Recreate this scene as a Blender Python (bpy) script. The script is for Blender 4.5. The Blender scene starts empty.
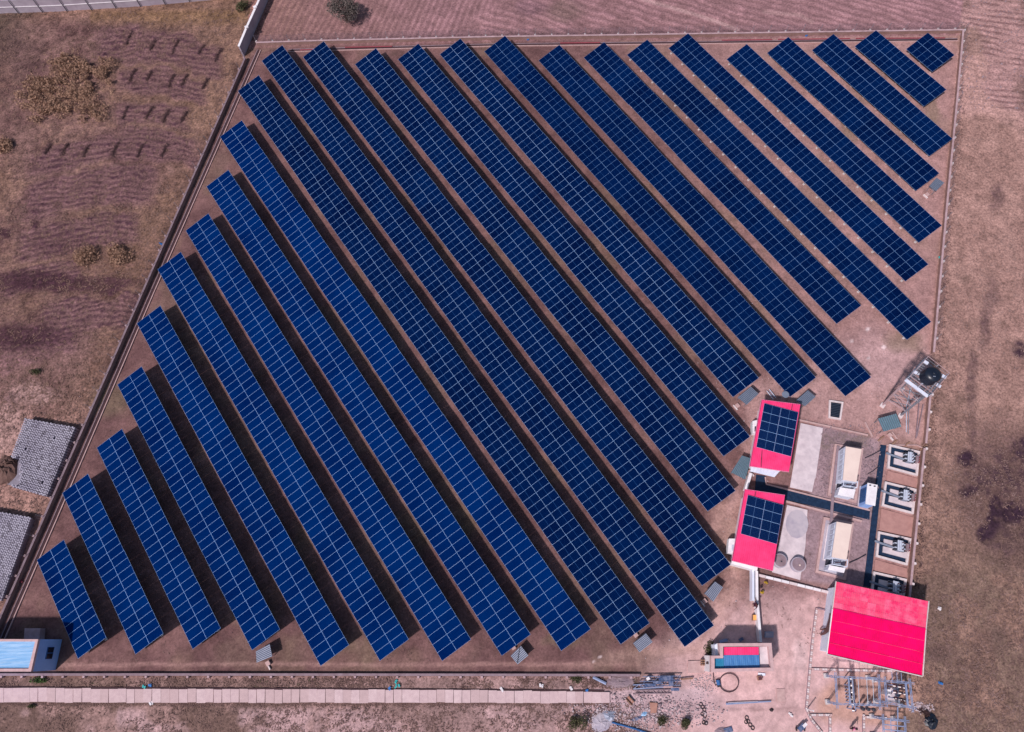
import bpy, bmesh, math, random
import numpy as np
from mathutils import Vector, Matrix
random.seed(7)
rng = np.random.default_rng(11)
scn = bpy.context.scene
R = math.radians

# ------------------------------------------------------------------ camera
FPX, TILT, ROLL, H = 710.0, 0.371852, -0.068628, 85.8630
_ct, _st = math.cos(TILT), math.sin(TILT)
_right = Vector((1, 0, 0)); _fwd = Vector((0, _st, -_ct)); _up = _right.cross(_fwd)
_cr, _sr = math.cos(ROLL), math.sin(ROLL)
CR = _cr * _right + _sr * _up; CU = -_sr * _right + _cr * _up; CB = -_fwd
cam_d = bpy.data.cameras.new('camera'); cam = bpy.data.objects.new('camera', cam_d)
scn.collection.objects.link(cam); scn.camera = cam
cam_d.sensor_width = 36; cam_d.lens = FPX / 1024 * 36; cam_d.clip_start = 1; cam_d.clip_end = 8000
mw = Matrix((CR, CU, CB)).transposed().to_4x4(); mw.translation = Vector((0, 0, H)); cam.matrix_world = mw

def G(px, py, z=0.0):
    """world point at height z that the photograph shows at (px, py)"""
    v = CR * ((px - 512) / FPX) + CU * ((366 - py) / FPX) - CB
    t = (z - H) / v.z
    return Vector((v.x * t, v.y * t, z))

# ------------------------------------------------------------------ world, sun, exposure
SUN_AZ, SUN_EL = 42.0, 51.0        # shadows run towards this azimuth
world = bpy.data.worlds.new('World'); scn.world = world; world.use_nodes = True
wn = world.node_tree; bg = wn.nodes['Background']
sky = wn.nodes.new('ShaderNodeTexSky'); sky.sky_type = 'NISHITA'; sky.sun_disc = False
sky.sun_elevation = R(SUN_EL); sky.sun_rotation = R(270 - SUN_AZ)
sky.air_density = 1.2; sky.dust_density = 2.0; sky.ozone_density = 2.0
wn.links.new(sky.outputs[0], bg.inputs[0]); bg.inputs[1].default_value = 0.078
sun_d = bpy.data.lights.new('sun', 'SUN'); sun = bpy.data.objects.new('sun', sun_d); scn.collection.objects.link(sun)
sun_d.energy = 3.7; sun_d.angle = R(3.0); sun_d.color = (1.0, 0.91, 0.92)
sd = Vector((math.cos(R(SUN_AZ)) * math.cos(R(SUN_EL)), math.sin(R(SUN_AZ)) * math.cos(R(SUN_EL)), -math.sin(R(SUN_EL))))
sun.rotation_euler = sd.to_track_quat('-Z', 'Y').to_euler(); sun.location = (0, 0, 60)
scn.view_settings.view_transform = 'Standard'; scn.view_settings.look = 'None'
scn.view_settings.exposure = 0.0; scn.view_settings.gamma = 1.0; scn.view_settings.use_curve_mapping = False

# ------------------------------------------------------------------ materials
def mat(name, col, rough=0.85, col2=None, scale=3.0, metal=0.0, bump=0.0, spec=0.3, detail=4.0, coat=0.0, streak=None, contrast=(0.35, 0.65)):
    m = bpy.data.materials.new(name); m.use_nodes = True; nt = m.node_tree; p = nt.nodes['Principled BSDF']
    p.inputs['Roughness'].default_value = rough; p.inputs['Metallic'].default_value = metal
    p.inputs['Specular IOR Level'].default_value = spec; p.inputs['Coat Weight'].default_value = coat
    p.inputs['Base Color'].default_value = (*col, 1)
    if col2:
        tc = nt.nodes.new('ShaderNodeTexCoord'); mp = nt.nodes.new('ShaderNodeMapping')
        geo = nt.nodes.new('ShaderNodeNewGeometry')
        nt.links.new(geo.outputs['Position'], mp.inputs[0])
        if streak: mp.inputs['Scale'].default_value = streak
        n = nt.nodes.new('ShaderNodeTexNoise'); n.inputs['Scale'].default_value = scale; n.inputs['Detail'].default_value = detail
        n.inputs['Roughness'].default_value = 0.65
        nt.links.new(mp.outputs[0], n.inputs['Vector'])
        mr = nt.nodes.new('ShaderNodeMapRange'); mr.inputs[1].default_value, mr.inputs[2].default_value = contrast
        nt.links.new(n.outputs['Fac'], mr.inputs[0])
        mx = nt.nodes.new('ShaderNodeMix'); mx.data_type = 'RGBA'
        mx.inputs[6].default_value = (*col, 1); mx.inputs[7].default_value = (*col2, 1)
        nt.links.new(mr.outputs[0], mx.inputs[0]); nt.links.new(mx.outputs[2], p.inputs['Base Color'])
        if bump:
            b = nt.nodes.new('ShaderNodeBump'); b.inputs['Strength'].default_value = bump; b.inputs['Distance'].default_value = 0.05
            nt.links.new(n.outputs['Fac'], b.inputs['Height']); nt.links.new(b.outputs[0], p.inputs['Normal'])
    return m

def panel_mat(name, c1, c2, line, midline):
    """poly-crystalline cells: 6 x 12 grid with busbar lines, tint varying from module to module"""
    m = bpy.data.materials.new(name); m.use_nodes = True; nt = m.node_tree; p = nt.nodes['Principled BSDF']
    N = nt.nodes.new; L = nt.links.new
    tc = N('ShaderNodeTexCoord'); sep = N('ShaderNodeSeparateXYZ'); L(tc.outputs['UV'], sep.inputs[0])
    def grid(out, n, w):
        a = N('ShaderNodeMath'); a.operation = 'MULTIPLY'; a.inputs[1].default_value = n; L(out, a.inputs[0])
        f = N('ShaderNodeMath'); f.operation = 'FRACT'; L(a.outputs[0], f.inputs[0])
        s = N('ShaderNodeMath'); s.operation = 'SUBTRACT'; s.inputs[1].default_value = 0.5; L(f.outputs[0], s.inputs[0])
        ab = N('ShaderNodeMath'); ab.operation = 'ABSOLUTE'; L(s.outputs[0], ab.inputs[0])
        g = N('ShaderNodeMath'); g.operation = 'GREATER_THAN'; g.inputs[1].default_value = 0.5 - w; L(ab.outputs[0], g.inputs[0])
        return g.outputs[0]
    gx = grid(sep.outputs[0], 6, 0.03); gy = grid(sep.outputs[1], 12, 0.03)
    mxx = N('ShaderNodeMath'); mxx.operation = 'MAXIMUM'; L(gx, mxx.inputs[0]); L(gy, mxx.inputs[1])
    ga = N('ShaderNodeMath'); ga.operation = 'MULTIPLY'; ga.inputs[1].default_value = 0.28; L(mxx.outputs[0], ga.inputs[0])
    last = ga.outputs[0]
    if midline:
        s = N('ShaderNodeMath'); s.operation = 'SUBTRACT'; s.inputs[1].default_value = 0.5; L(sep.outputs[1], s.inputs[0])
        ab = N('ShaderNodeMath'); ab.operation = 'ABSOLUTE'; L(s.outputs[0], ab.inputs[0])
        g = N('ShaderNodeMath'); g.operation = 'LESS_THAN'; g.inputs[1].default_value = 0.011; L(ab.outputs[0], g.inputs[0])
        gm = N('ShaderNodeMath'); gm.operation = 'MULTIPLY'; gm.inputs[1].default_value = midline; L(g.outputs[0], gm.inputs[0])
        mm = N('ShaderNodeMath'); mm.operation = 'MAXIMUM'; L(last, mm.inputs[0]); L(gm.outputs[0], mm.inputs[1]); last = mm.outputs[0]
    oi = N('ShaderNodeObjectInfo'); geo = N('ShaderNodeNewGeometry')
    nz = N('ShaderNodeTexNoise'); nz.inputs['Scale'].default_value = 0.16; nz.inputs['Detail'].default_value = 3; L(geo.outputs['Position'], nz.inputs['Vector'])
    nz2 = N('ShaderNodeTexNoise'); nz2.inputs['Scale'].default_value = 5.0; nz2.inputs['Detail'].default_value = 3; L(geo.outputs['Position'], nz2.inputs['Vector'])
    a1 = N('ShaderNodeMath'); a1.operation = 'MULTIPLY_ADD'; L(oi.outputs['Random'], a1.inputs[0]); a1.inputs[1].default_value = 0.22; L(nz.outputs['Fac'], a1.inputs[2])
    a2 = N('ShaderNodeMath'); a2.operation = 'MULTIPLY_ADD'; L(nz2.outputs['Fac'], a2.inputs[0]); a2.inputs[1].default_value = 0.5; L(a1.outputs[0], a2.inputs[2])
    mr = N('ShaderNodeMapRange'); mr.inputs[1].default_value = 0.55; mr.inputs[2].default_value = 1.2; L(a2.outputs[0], mr.inputs[0])
    mc = N('ShaderNodeMix'); mc.data_type = 'RGBA'; mc.inputs[6].default_value = (*c1, 1); mc.inputs[7].default_value = (*c2, 1); L(mr.outputs[0], mc.inputs[0])
    ml = N('ShaderNodeMix'); ml.data_type = 'RGBA'; ml.inputs[7].default_value = (*line, 1); L(last, ml.inputs[0]); L(mc.outputs[2], ml.inputs[6])
    L(ml.outputs[2], p.inputs['Base Color'])
    p.inputs['Roughness'].default_value = 0.35; p.inputs['Specular IOR Level'].default_value = 0.0
    return m

M = {}
M['cellA'] = panel_mat('solar_cells_bright', (0.0, 0.0080, 0.064), (0.0, 0.0200, 0.115), (0.008, 0.04, 0.16), 0)
M['cellB'] = panel_mat('solar_cells_navy', (0.0, 0.0030, 0.030), (0.0, 0.0100, 0.062), (0.02, 0.08, 0.23), 0.6)
M['cellC'] = panel_mat('solar_cells_roof', (0.001, 0.010, 0.055), (0.003, 0.018, 0.080), (0.08, 0.16, 0.32), 0.7)
M['alu'] = mat('frame_aluminium', (0.30, 0.50, 0.82), 0.6, spec=0.1)
M['steel'] = mat('galvanised_steel', (0.36, 0.38, 0.44), 0.5, (0.26, 0.28, 0.34), 4, metal=0.5)
M['bluesteel'] = mat('bluish_galvanised_steel', (0.36, 0.42, 0.60), 0.5, (0.24, 0.30, 0.48), 2, metal=0.3)
M['footing'] = mat('footing_concrete', (0.62, 0.55, 0.55), 0.9, (0.5, 0.44, 0.43), 6)
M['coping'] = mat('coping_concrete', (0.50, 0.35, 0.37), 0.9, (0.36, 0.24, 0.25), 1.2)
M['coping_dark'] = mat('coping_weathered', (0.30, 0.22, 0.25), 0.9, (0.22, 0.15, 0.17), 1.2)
M['mud'] = mat('mud_plaster', (0.26, 0.15, 0.13), 0.95, (0.34, 0.21, 0.19), 1.3, bump=0.4)
M['limewall'] = mat('lilac_plaster', (0.42, 0.36, 0.42), 0.9, (0.34, 0.28, 0.34), 0.8)
M['white'] = mat('white_paint', (0.86, 0.83, 0.85), 0.7, (0.72, 0.67, 0.70), 1.5)
M['whiteblue'] = mat('pale_blue_white_paint', (0.72, 0.76, 0.86), 0.7, (0.62, 0.66, 0.80), 1.5)
M['pinkplaster'] = mat('pink_plaster', (0.62, 0.42, 0.42), 0.9, (0.50, 0.33, 0.33), 2.0, bump=0.2)
M['slab'] = mat('precast_slab_pink', (0.62, 0.46, 0.46), 0.9, (0.54, 0.39, 0.40), 2.5, bump=0.2)
M['slab2'] = mat('precast_slab_pale', (0.66, 0.50, 0.50), 0.9, (0.56, 0.41, 0.42), 2.5, bump=0.2)
M['slab3'] = mat('precast_slab_dull', (0.57, 0.41, 0.41), 0.9, (0.50, 0.36, 0.36), 2.5, bump=0.2)
M['concrete'] = mat('pale_concrete', (0.72, 0.62, 0.64), 0.9, (0.52, 0.44, 0.47), 0.8, bump=0.2, detail=8)
M['concrete_grey'] = mat('lilac_concrete', (0.36, 0.32, 0.39), 0.9, (0.50, 0.44, 0.48), 0.35, bump=0.2, contrast=(0.42, 0.6))
M['kerb'] = mat('kerb_pink', (0.56, 0.38, 0.36), 0.9, (0.45, 0.29, 0.28), 2)
M['whitekerb'] = mat('kerb_white', (0.74, 0.64, 0.64), 0.9, (0.6, 0.5, 0.5), 3)
M['darkkerb'] = mat('kerb_dark', (0.26, 0.18, 0.22), 0.9)
M['sand'] = mat('sandy_fill', (0.46, 0.25, 0.22), 0.95, (0.38, 0.20, 0.18), 1.4, bump=0.4)
M['navygravel'] = mat('navy_gravel', (0.004, 0.016, 0.045), 0.8, (0.012, 0.034, 0.08), 3, bump=0.8, detail=8)
M['pit'] = mat('dark_channel', (0.06, 0.03, 0.035), 0.95)
M['red'] = mat('red_sheet', (0.86, 0.001, 0.135), 0.7, (0.74, 0.001, 0.10), 0.9, spec=0.1)
M['redpale'] = mat('red_sheet_pale', (0.93, 0.16, 0.29), 0.6, (0.88, 0.04, 0.16), 0.9, spec=0.2, contrast=(0.4, 0.62))  # paler, pinker red for the upper slope
M['redsmall'] = mat('red_sheet_small', (0.90, 0.065, 0.22), 0.6, (0.84, 0.04, 0.17), 0.9, spec=0.15)
M['redpale2'] = mat('red_sheet_half_pale', (0.90, 0.055, 0.17), 0.6, (0.90, 0.12, 0.23), 1.1, spec=0.2, contrast=(0.4, 0.6), streak=(1, 1, 1))
M['pinktrim'] = mat('pink_trim', (0.82, 0.25, 0.42), 0.6)
M['redpipe'] = mat('red_pipe', (0.26, 0.05, 0.07), 0.7)
M['cream'] = mat('cream_panel', (0.82, 0.66, 0.58), 0.6, (0.76, 0.60, 0.53), 0.8)
M['blue_paint'] = mat('blue_paint', (0.32, 0.50, 0.88), 0.75, (0.28, 0.44, 0.80), 0.6)
M['blue_deep'] = mat('deep_blue_paint', (0.03, 0.10, 0.28), 0.6, (0.04, 0.14, 0.34), 1)
M['cyan_sheet'] = mat('pale_blue_sheet', (0.22, 0.46, 0.74), 0.5, (0.40, 0.60, 0.82), 1.0, streak=(0.35, 4.0, 1), contrast=(0.42, 0.62))
M['blue_sheet'] = mat('blue_sheet', (0.045, 0.17, 0.42), 0.5, (0.10, 0.26, 0.52), 1.0, streak=(3, 0.5, 1))
M['teal_sheet'] = mat('teal_blue_sheet', (0.02, 0.19, 0.36), 0.5, (0.04, 0.26, 0.42), 2.0)
M['greysheet'] = mat('grey_blue_sheet', (0.22, 0.26, 0.34), 0.5, (0.17, 0.21, 0.28), 2, metal=0.2)
M['greysheet_l'] = mat('pale_grey_sheet', (0.34, 0.36, 0.45), 0.5, (0.27, 0.29, 0.37), 2, metal=0.2)
M['tealsheet'] = mat('teal_grey_sheet', (0.11, 0.21, 0.25), 0.5, (0.15, 0.25, 0.30), 2, metal=0.1)
M['sheet_valley'] = mat('valley_shade_and_dark_bar', (0.10, 0.12, 0.17), 0.8)  # shade painted into roof rib troughs; plain dark on the grille bars
M['black'] = mat('black_plastic', (0.008, 0.013, 0.026), 0.35, spec=0.5)
M['dark'] = mat('dark_metal', (0.035, 0.035, 0.05), 0.6)
M['glassdark'] = mat('dark_window', (0.01, 0.014, 0.03), 0.15, spec=0.6)
M['grey'] = mat('grey_enamel', (0.24, 0.27, 0.34), 0.6, (0.18, 0.21, 0.28), 3)
M['lightgrey'] = mat('light_grey_enamel', (0.56, 0.60, 0.70), 0.5, (0.44, 0.48, 0.58), 3)
M['porcelain'] = mat('brown_porcelain', (0.09, 0.035, 0.045), 0.3, spec=0.5)
M['hole_block'] = mat('grey_block', (0.44, 0.41, 0.48), 0.95, (0.33, 0.30, 0.37), 0.5)
M['hole_block2'] = mat('grey_block_dark', (0.19, 0.17, 0.21), 0.95, (0.28, 0.25, 0.30), 2.5)
M['soil_dark'] = mat('brown_soil_heap', (0.11, 0.06, 0.05), 0.98, (0.17, 0.10, 0.085), 2, bump=0.8)
M['stone'] = mat('rubble_stone', (0.42, 0.33, 0.35), 0.95, (0.55, 0.45, 0.47), 0.9)
M['stone_d'] = mat('rubble_stone_dark', (0.22, 0.16, 0.19), 0.95, (0.32, 0.24, 0.26), 0.9)
M['wood'] = mat('weathered_wood', (0.24, 0.13, 0.09), 0.9, (0.34, 0.20, 0.14), 3)
M['terracotta'] = mat('terracotta_board', (0.44, 0.23, 0.18), 0.9, (0.38, 0.19, 0.15), 2)
M['skin'] = mat('skin_brown', (0.20, 0.095, 0.06), 0.6)
M['hair'] = mat('hair_black', (0.012, 0.01, 0.012), 0.6)
M['maroon'] = mat('maroon_cloth', (0.050, 0.006, 0.022), 0.9)
M['pinkshirt'] = mat('pink_cloth', (0.72, 0.24, 0.40), 0.9)
M['darkcloth'] = mat('dark_cloth', (0.04, 0.025, 0.04), 0.9)
M['yellow'] = mat('yellow_orange_plastic', (0.86, 0.42, 0.12), 0.5)
M['browndrape'] = mat('brown_drape', (0.085, 0.035, 0.04), 0.9, (0.14, 0.07, 0.07), 3)
M['bluescrap'] = mat('blue_scrap_paint', (0.025, 0.06, 0.16), 0.6, (0.20, 0.22, 0.32), 2.5)
M['hose'] = mat('dark_hose', (0.07, 0.04, 0.05), 0.6)
M['rubber'] = mat('tyre_rubber', (0.04, 0.03, 0.035), 0.9)

def leafmat(name, a, b, sc=1.2):
    return mat(name, a, 0.9, b, sc, spec=0.1)
M['dry'] = leafmat('dry_tan_grass', (0.27, 0.165, 0.13), (0.17, 0.10, 0.085), 0.8)
M['dryd'] = leafmat('dry_brown_grass', (0.15, 0.09, 0.082), (0.24, 0.15, 0.13), 0.6)
M['thicket'] = leafmat('dry_thicket_grass', (0.50, 0.31, 0.215), (0.23, 0.135, 0.10), 2.5)
M['drypink'] = leafmat('dry_pinkish_stubble', (0.30, 0.20, 0.18), (0.22, 0.14, 0.13), 0.6)
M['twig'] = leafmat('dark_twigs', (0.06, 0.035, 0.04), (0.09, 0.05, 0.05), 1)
M['green'] = leafmat('olive_leaves', (0.07, 0.075, 0.04), (0.11, 0.10, 0.055), 1.5)
M['greenb'] = leafmat('fresh_green_leaves', (0.06, 0.11, 0.035), (0.10, 0.14, 0.05), 1.5)
M['greygreen'] = leafmat('grey_green_leaves', (0.12, 0.10, 0.095), (0.17, 0.14, 0.125), 1.5)
M['flower'] = leafmat('yellow_flowers', (0.62, 0.42, 0.04), (0.45, 0.30, 0.05), 2)
M['bark'] = leafmat('brown_bark', (0.09, 0.055, 0.045), (0.13, 0.08, 0.07), 3)
M['cyanlitter'] = mat('turquoise_litter', (0.03, 0.42, 0.42), 0.5)
M['bluelitter'] = mat('blue_litter', (0.03, 0.16, 0.45), 0.5)
M['whitelitter'] = mat('white_litter', (0.75, 0.70, 0.72), 0.7)

# chain-link mesh: real wires resolved as a fine see-through pattern
def chain_mat():
    m = bpy.data.materials.new('chain_link_mesh'); m.use_nodes = True; nt = m.node_tree; p = nt.nodes['Principled BSDF']
    p.inputs['Base Color'].default_value = (0.12, 0.09, 0.13, 1); p.inputs['Roughness'].default_value = 0.6
    tc = nt.nodes.new('ShaderNodeTexCoord'); sp = nt.nodes.new('ShaderNodeSeparateXYZ'); nt.links.new(tc.outputs['UV'], sp.inputs[0])
    outs = []
    for op in ('ADD', 'SUBTRACT'):
        a = nt.nodes.new('ShaderNodeMath'); a.operation = op; nt.links.new(sp.outputs[0], a.inputs[0]); nt.links.new(sp.outputs[1], a.inputs[1])
        b = nt.nodes.new('ShaderNodeMath'); b.operation = 'MULTIPLY'; b.inputs[1].default_value = 10.0; nt.links.new(a.outputs[0], b.inputs[0])
        f = nt.nodes.new('ShaderNodeMath'); f.operation = 'FRACT'; nt.links.new(b.outputs[0], f.inputs[0])
        g = nt.nodes.new('ShaderNodeMath'); g.operation = 'LESS_THAN'; g.inputs[1].default_value = 0.10; nt.links.new(f.outputs[0], g.inputs[0])
        outs.append(g.outputs[0])
    mx = nt.nodes.new('ShaderNodeMath'); mx.operation = 'MAXIMUM'; nt.links.new(outs[0], mx.inputs[0]); nt.links.new(outs[1], mx.inputs[1])
    nt.links.new(mx.outputs[0], p.inputs['Alpha'])
    return m
M['chain'] = chain_mat()

# ------------------------------------------------------------------ mesh helpers
col = scn.collection
class MB:
    """gathers geometry in world coordinates"""
    def __init__(s): s.v = []; s.f = []; s.m = []
    def add(s, vs, fs, mi=0):
        b = len(s.v); s.v += [tuple(v) for v in vs]; s.f += [tuple(i + b for i in f) for f in fs]; s.m += [mi] * len(fs)
        return s
    def prism(s, poly, z0, z1, mi=0, mtop=None):
        """poly: list of (x,y[,..]) counter-clockwise or not"""
        n = len(poly); a = sum(poly[i][0] * poly[(i + 1) % n][1] - poly[(i + 1) % n][0] * poly[i][1] for i in range(n))
        if a < 0: poly = poly[::-1]
        vs = [(p[0], p[1], z0) for p in poly] + [(p[0], p[1], z1) for p in poly]
        s.add(vs, [tuple(range(n - 1, -1, -1))] + [(i, (i + 1) % n, n + (i + 1) % n, n + i) for i in range(n)], mi)
        s.f.append(tuple(len(s.v) - n + i for i in range(n))); s.m.append(mi if mtop is None else mtop)
        return s
    def box(s, c, sx, sy, z0, z1, rot=0, mi=0):
        cx, cy = c[0], c[1]; ca, sa = math.cos(rot), math.sin(rot)
        return s.prism([(cx + ca * x - sa * y, cy + sa * x + ca * y) for x, y in ((-sx / 2, -sy / 2), (sx / 2, -sy / 2), (sx / 2, sy / 2), (-sx / 2, sy / 2))], z0, z1, mi)
    def tube(s, a, b, r, n=6, r2=None, mi=0):
        a = Vector(a); b = Vector(b); d = (b - a)
        if d.length < 1e-6: return s
        d.normalize(); u = d.orthogonal().normalized(); w = d.cross(u); r2 = r if r2 is None else r2
        vs = [a + (u * math.cos(t) + w * math.sin(t)) * r for t in [2 * math.pi * i / n for i in range(n)]] + \
             [b + (u * math.cos(t) + w * math.sin(t)) * r2 for t in [2 * math.pi * i / n for i in range(n)]]
        return s.add(vs, [tuple(range(n - 1, -1, -1)), tuple(range(n, 2 * n))] + [(i, (i + 1) % n, n + (i + 1) % n, n + i) for i in range(n)], mi)
    def beam(s, a, b, w, h=None, mi=0):
        """rectangular bar from a to b"""
        a = Vector(a); b = Vector(b); h = h or w; d = (b - a).normalized()
        up = Vector((0, 0, 1)) if abs(d.z) < 0.95 else Vector((1, 0, 0))
        u = d.cross(up).normalized(); k = u.cross(d)
        vs = [p + u * x * w / 2 + k * y * h / 2 for p in (a, b) for x, y in ((-1, -1), (1, -1), (1, 1), (-1, 1))]
        return s.add(vs, [(0, 1, 2, 3), (7, 6, 5, 4), (0, 4, 5, 1), (1, 5, 6, 2), (2, 6, 7, 3), (3, 7, 4, 0)], mi)
    def lathe(s, c, prof, n=20, mi=0):
        cx, cy = c[0], c[1]; b = []
        for r, z in prof: b += [(cx + r * math.cos(2 * math.pi * i / n), cy + r * math.sin(2 * math.pi * i / n), z) for i in range(n)]
        fs = [(k * n + i, k * n + (i + 1) % n, (k + 1) * n + (i + 1) % n, (k + 1) * n + i) for k in range(len(prof) - 1) for i in range(n)]
        fs.append(tuple(range((len(prof) - 1) * n, len(prof) * n)))
        return s.add(b, fs, mi)
    def path(s, pts, w, z0, z1, mi=0):
        """a wall, kerb or strip of width w along a polyline of ground points"""
        P = [Vector((p[0], p[1])) for p in pts]; Ls, Rs = [], []
        for i, p in enumerate(P):
            d = ((P[min(i + 1, len(P) - 1)] - P[max(i - 1, 0)])).normalized(); nrm = Vector((-d.y, d.x)) * w / 2
            Ls.append(p + nrm); Rs.append(p - nrm)
        for i in range(len(P) - 1):
            s.prism([Rs[i], Rs[i + 1], Ls[i + 1], Ls[i]], z0, z1, mi)
        return s

def setprops(o, label=None, cat=None, group=None, kind=None):
    if label: o['label'] = label
    if cat: o['category'] = cat
    if group: o['group'] = group
    if kind: o['kind'] = kind
    return o

def mk(name, mb, mats, parent=None, smooth=False, origin=None):
    me = bpy.data.meshes.new(name)
    off = Vector(origin) if origin is not None else (parent_loc(parent) if parent else Vector((0, 0, 0)))
    me.from_pydata([(v[0] - off.x, v[1] - off.y, v[2] - off.z) for v in mb.v], [], mb.f)
    mats = mats if isinstance(mats, (list, tuple)) else [mats]
    for m in mats: me.materials.append(M[m] if isinstance(m, str) else m)
    me.polygons.foreach_set('material_index', mb.m)
    if smooth: me.polygons.foreach_set('use_smooth', [True] * len(me.polygons))
    me.update()
    o = bpy.data.objects.new(name, me); col.objects.link(o)
    if parent: o.parent = parent
    if origin is not None:
        o.location = off - (parent_loc(parent) if parent else Vector((0, 0, 0)))
    return o

def parent_loc(o):
    v = Vector((0, 0, 0))
    while o: v = v + Vector(o.location); o = o.parent
    return v

def thing(name, loc, label, cat, group=None, kind=None):
    o = bpy.data.objects.new(name, None); col.objects.link(o); o.location = loc; o.empty_display_size = 0.5
    return setprops(o, label, cat, group, kind)

def solo(name, mb, mats, label, cat, loc=None, group=None, kind=None, smooth=False):
    if loc is None:
        a = np.array(mb.v); loc = (float(a[:, 0].mean()), float(a[:, 1].mean()), float(a[:, 2].min()))
    o = mk(name, mb, mats, None, smooth, origin=loc)
    return setprops(o, label, cat, group, kind)

def quad_pts(pxs, z): return [G(x, y, z) for x, y in pxs]
def lerp(a, b, t): return a + (b - a) * t
def bil(q, u, v):
    """q = TL, TR, BR, BL"""
    return lerp(lerp(q[0], q[1], u), lerp(q[3], q[2], u), v)

# ------------------------------------------------------------------ noise in numpy
def vnoise(x, y, seed):
    r = np.random.default_rng(seed); T = r.random((256, 256)); xi = np.floor(x).astype(int); yi = np.floor(y).astype(int)
    fx = x - xi; fy = y - yi; fx = fx * fx * (3 - 2 * fx); fy = fy * fy * (3 - 2 * fy)
    a = T[yi & 255, xi & 255]; b = T[yi & 255, (xi + 1) & 255]; c = T[(yi + 1) & 255, xi & 255]; d = T[(yi + 1) & 255, (xi + 1) & 255]
    return (a * (1 - fx) + b * fx) * (1 - fy) + (c * (1 - fx) + d * fx) * fy
def fbm(x, y, s, seed, oct=4, gain=0.55):
    v = 0; a = 1; t = 0
    for k in range(oct): v = v + a * vnoise(x * s + 13.1 * k, y * s + 7.7 * k, seed + k); t += a; a *= gain; s *= 2.03
    return v / t
def sstep(a, b, x): t = np.clip((x - a) / (b - a), 0, 1); return t * t * (3 - 2 * t)
def project(x, y, z=0.0):
    X = np.asarray(x, float); Y = np.asarray(y, float); Zr = z - H
    a = X * CR.x + Y * CR.y + Zr * CR.z; b = X * CU.x + Y * CU.y + Zr * CU.z; c = -(X * CB.x + Y * CB.y + Zr * CB.z)
    c = np.where(c < 1, 1, c)
    return 512 + FPX * a / c, 366 - FPX * b / c
def inpoly(px, py, poly):
    ins = np.zeros(px.shape, bool); n = len(poly)
    for i in range(n):
        x1, y1 = poly[i]; x2, y2 = poly[(i + 1) % n]
        c = ((y1 > py) != (y2 > py)) & (px < (x2 - x1) * (py - y1) / ((y2 - y1) or 1e-9) + x1); ins ^= c
    return ins
def sdist(px, py, poly, closed=True):
    d = np.full(px.shape, 1e9); n = len(poly)
    for i in range(n if closed else n - 1):
        x1, y1 = poly[i]; x2, y2 = poly[(i + 1) % n]; dx, dy = x2 - x1, y2 - y1
        t = np.clip(((px - x1) * dx + (py - y1) * dy) / (dx * dx + dy * dy + 1e-9), 0, 1)
        d = np.minimum(d, np.hypot(px - x1 - t * dx, py - y1 - t * dy))
    if closed: d = np.where(inpoly(px, py, poly), -d, d)
    return d

# ------------------------------------------------------------------ ground sheet
X0, X1, Y0, Y1, ST = -92.0, 92.0, -26.0, 104.0, 0.22
def axis(a, b):
    core = np.arange(a, b, ST); lo = []; hi = []; d = ST; x = a
    while x > -4000: d *= 1.35; x -= d; lo.append(x)
    d = ST; x = core[-1]
    while x < 4000: d *= 1.35; x += d; hi.append(x)
    return np.array(lo[::-1] + list(core) + hi)
ax, ay = axis(X0, X1), axis(Y0, Y1)
GX, GY = np.meshgrid(ax, ay); gx, gy = GX.ravel(), GY.ravel()
px, py = project(gx, gy)
far = (gx < X0) | (gx > X1) | (gy < Y0) | (gy > Y1)
n1 = fbm(gx, gy, 0.06, 1); n2 = fbm(gx, gy, 0.35, 20); n3 = fbm(gx, gy, 1.6, 40, 3); n4 = fbm(gx, gy, 0.15, 60)
jx = px + (n2 - 0.5) * 16 + (n3 - 0.5) * 5; jy = py + (fbm(gx, gy, 0.33, 90) - 0.5) * 16
def C(r, g, b): return np.array([r, g, b])[None, :]
def mix(c, d, t): return c * (1 - t[:, None]) + d * t[:, None]
# yard soil: vignetting painted in, darker red-brown left, paler and pinker right
c = mix(np.repeat(C(0.150, 0.078, 0.074), len(gx), 0), C(0.205, 0.110, 0.100), sstep(0.3, 0.7, n2))
c = mix(c, C(0.43, 0.250, 0.225), sstep(520, 800, px - .35 * py + (n4 - .5) * 120) * 0.8)
c = mix(c, C(0.20, 0.14, 0.085), sstep(0.62, 0.82, n4) * 0.35)
z = (n3 - 0.5) * 0.05 + (n2 - 0.5) * 0.06
YARD = [(247, 52), (256, 42), (498, 37), (962, 30), (948, 200), (934, 340), (922, 480), (910, 600), (905, 680), (900, 800), (640, 800), (640, 675), (-300, 675), (-300, 1180), (-1000, 1300)]
# --- left field
left = (px < 246 - (py - 57) / 2.286 + 6) & (py < 700) | (far & (gx < 0))
wl = sstep(246 + 6, 246, px + (py - 57) / 2.286) * sstep(690, 670, py)
wl = np.where(px + (py - 57) / 2.286 > 254, 0, wl)
cl = mix(np.repeat(C(0.125, 0.070, 0.068), len(gx), 0), C(0.20, 0.120, 0.108), sstep(0.3, 0.7, n2))
tan = np.clip(sstep(0.42, 0.62, n1 + (n3 - .5) * .3) * 0.8 + sstep(60, 10, 250 - (py - 57) / 2.286 - px + (n2 - .5) * 40) * 0.7 + sstep(28, 10, py) * .7 * sstep(0, 30, px), 0, 1)
cl = mix(cl, C(0.225, 0.140, 0.092), tan * 0.6)
cl = mix(cl, C(0.185, 0.115, 0.06), sstep(30, 16, py) * sstep(6, 14, py) * .6 * (px > 90))
cl = mix(cl, C(0.070, 0.056, 0.045), sstep(60, 0, px + (n2 - .5) * 60) * sstep(90, 20, py) * 0.75)
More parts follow.
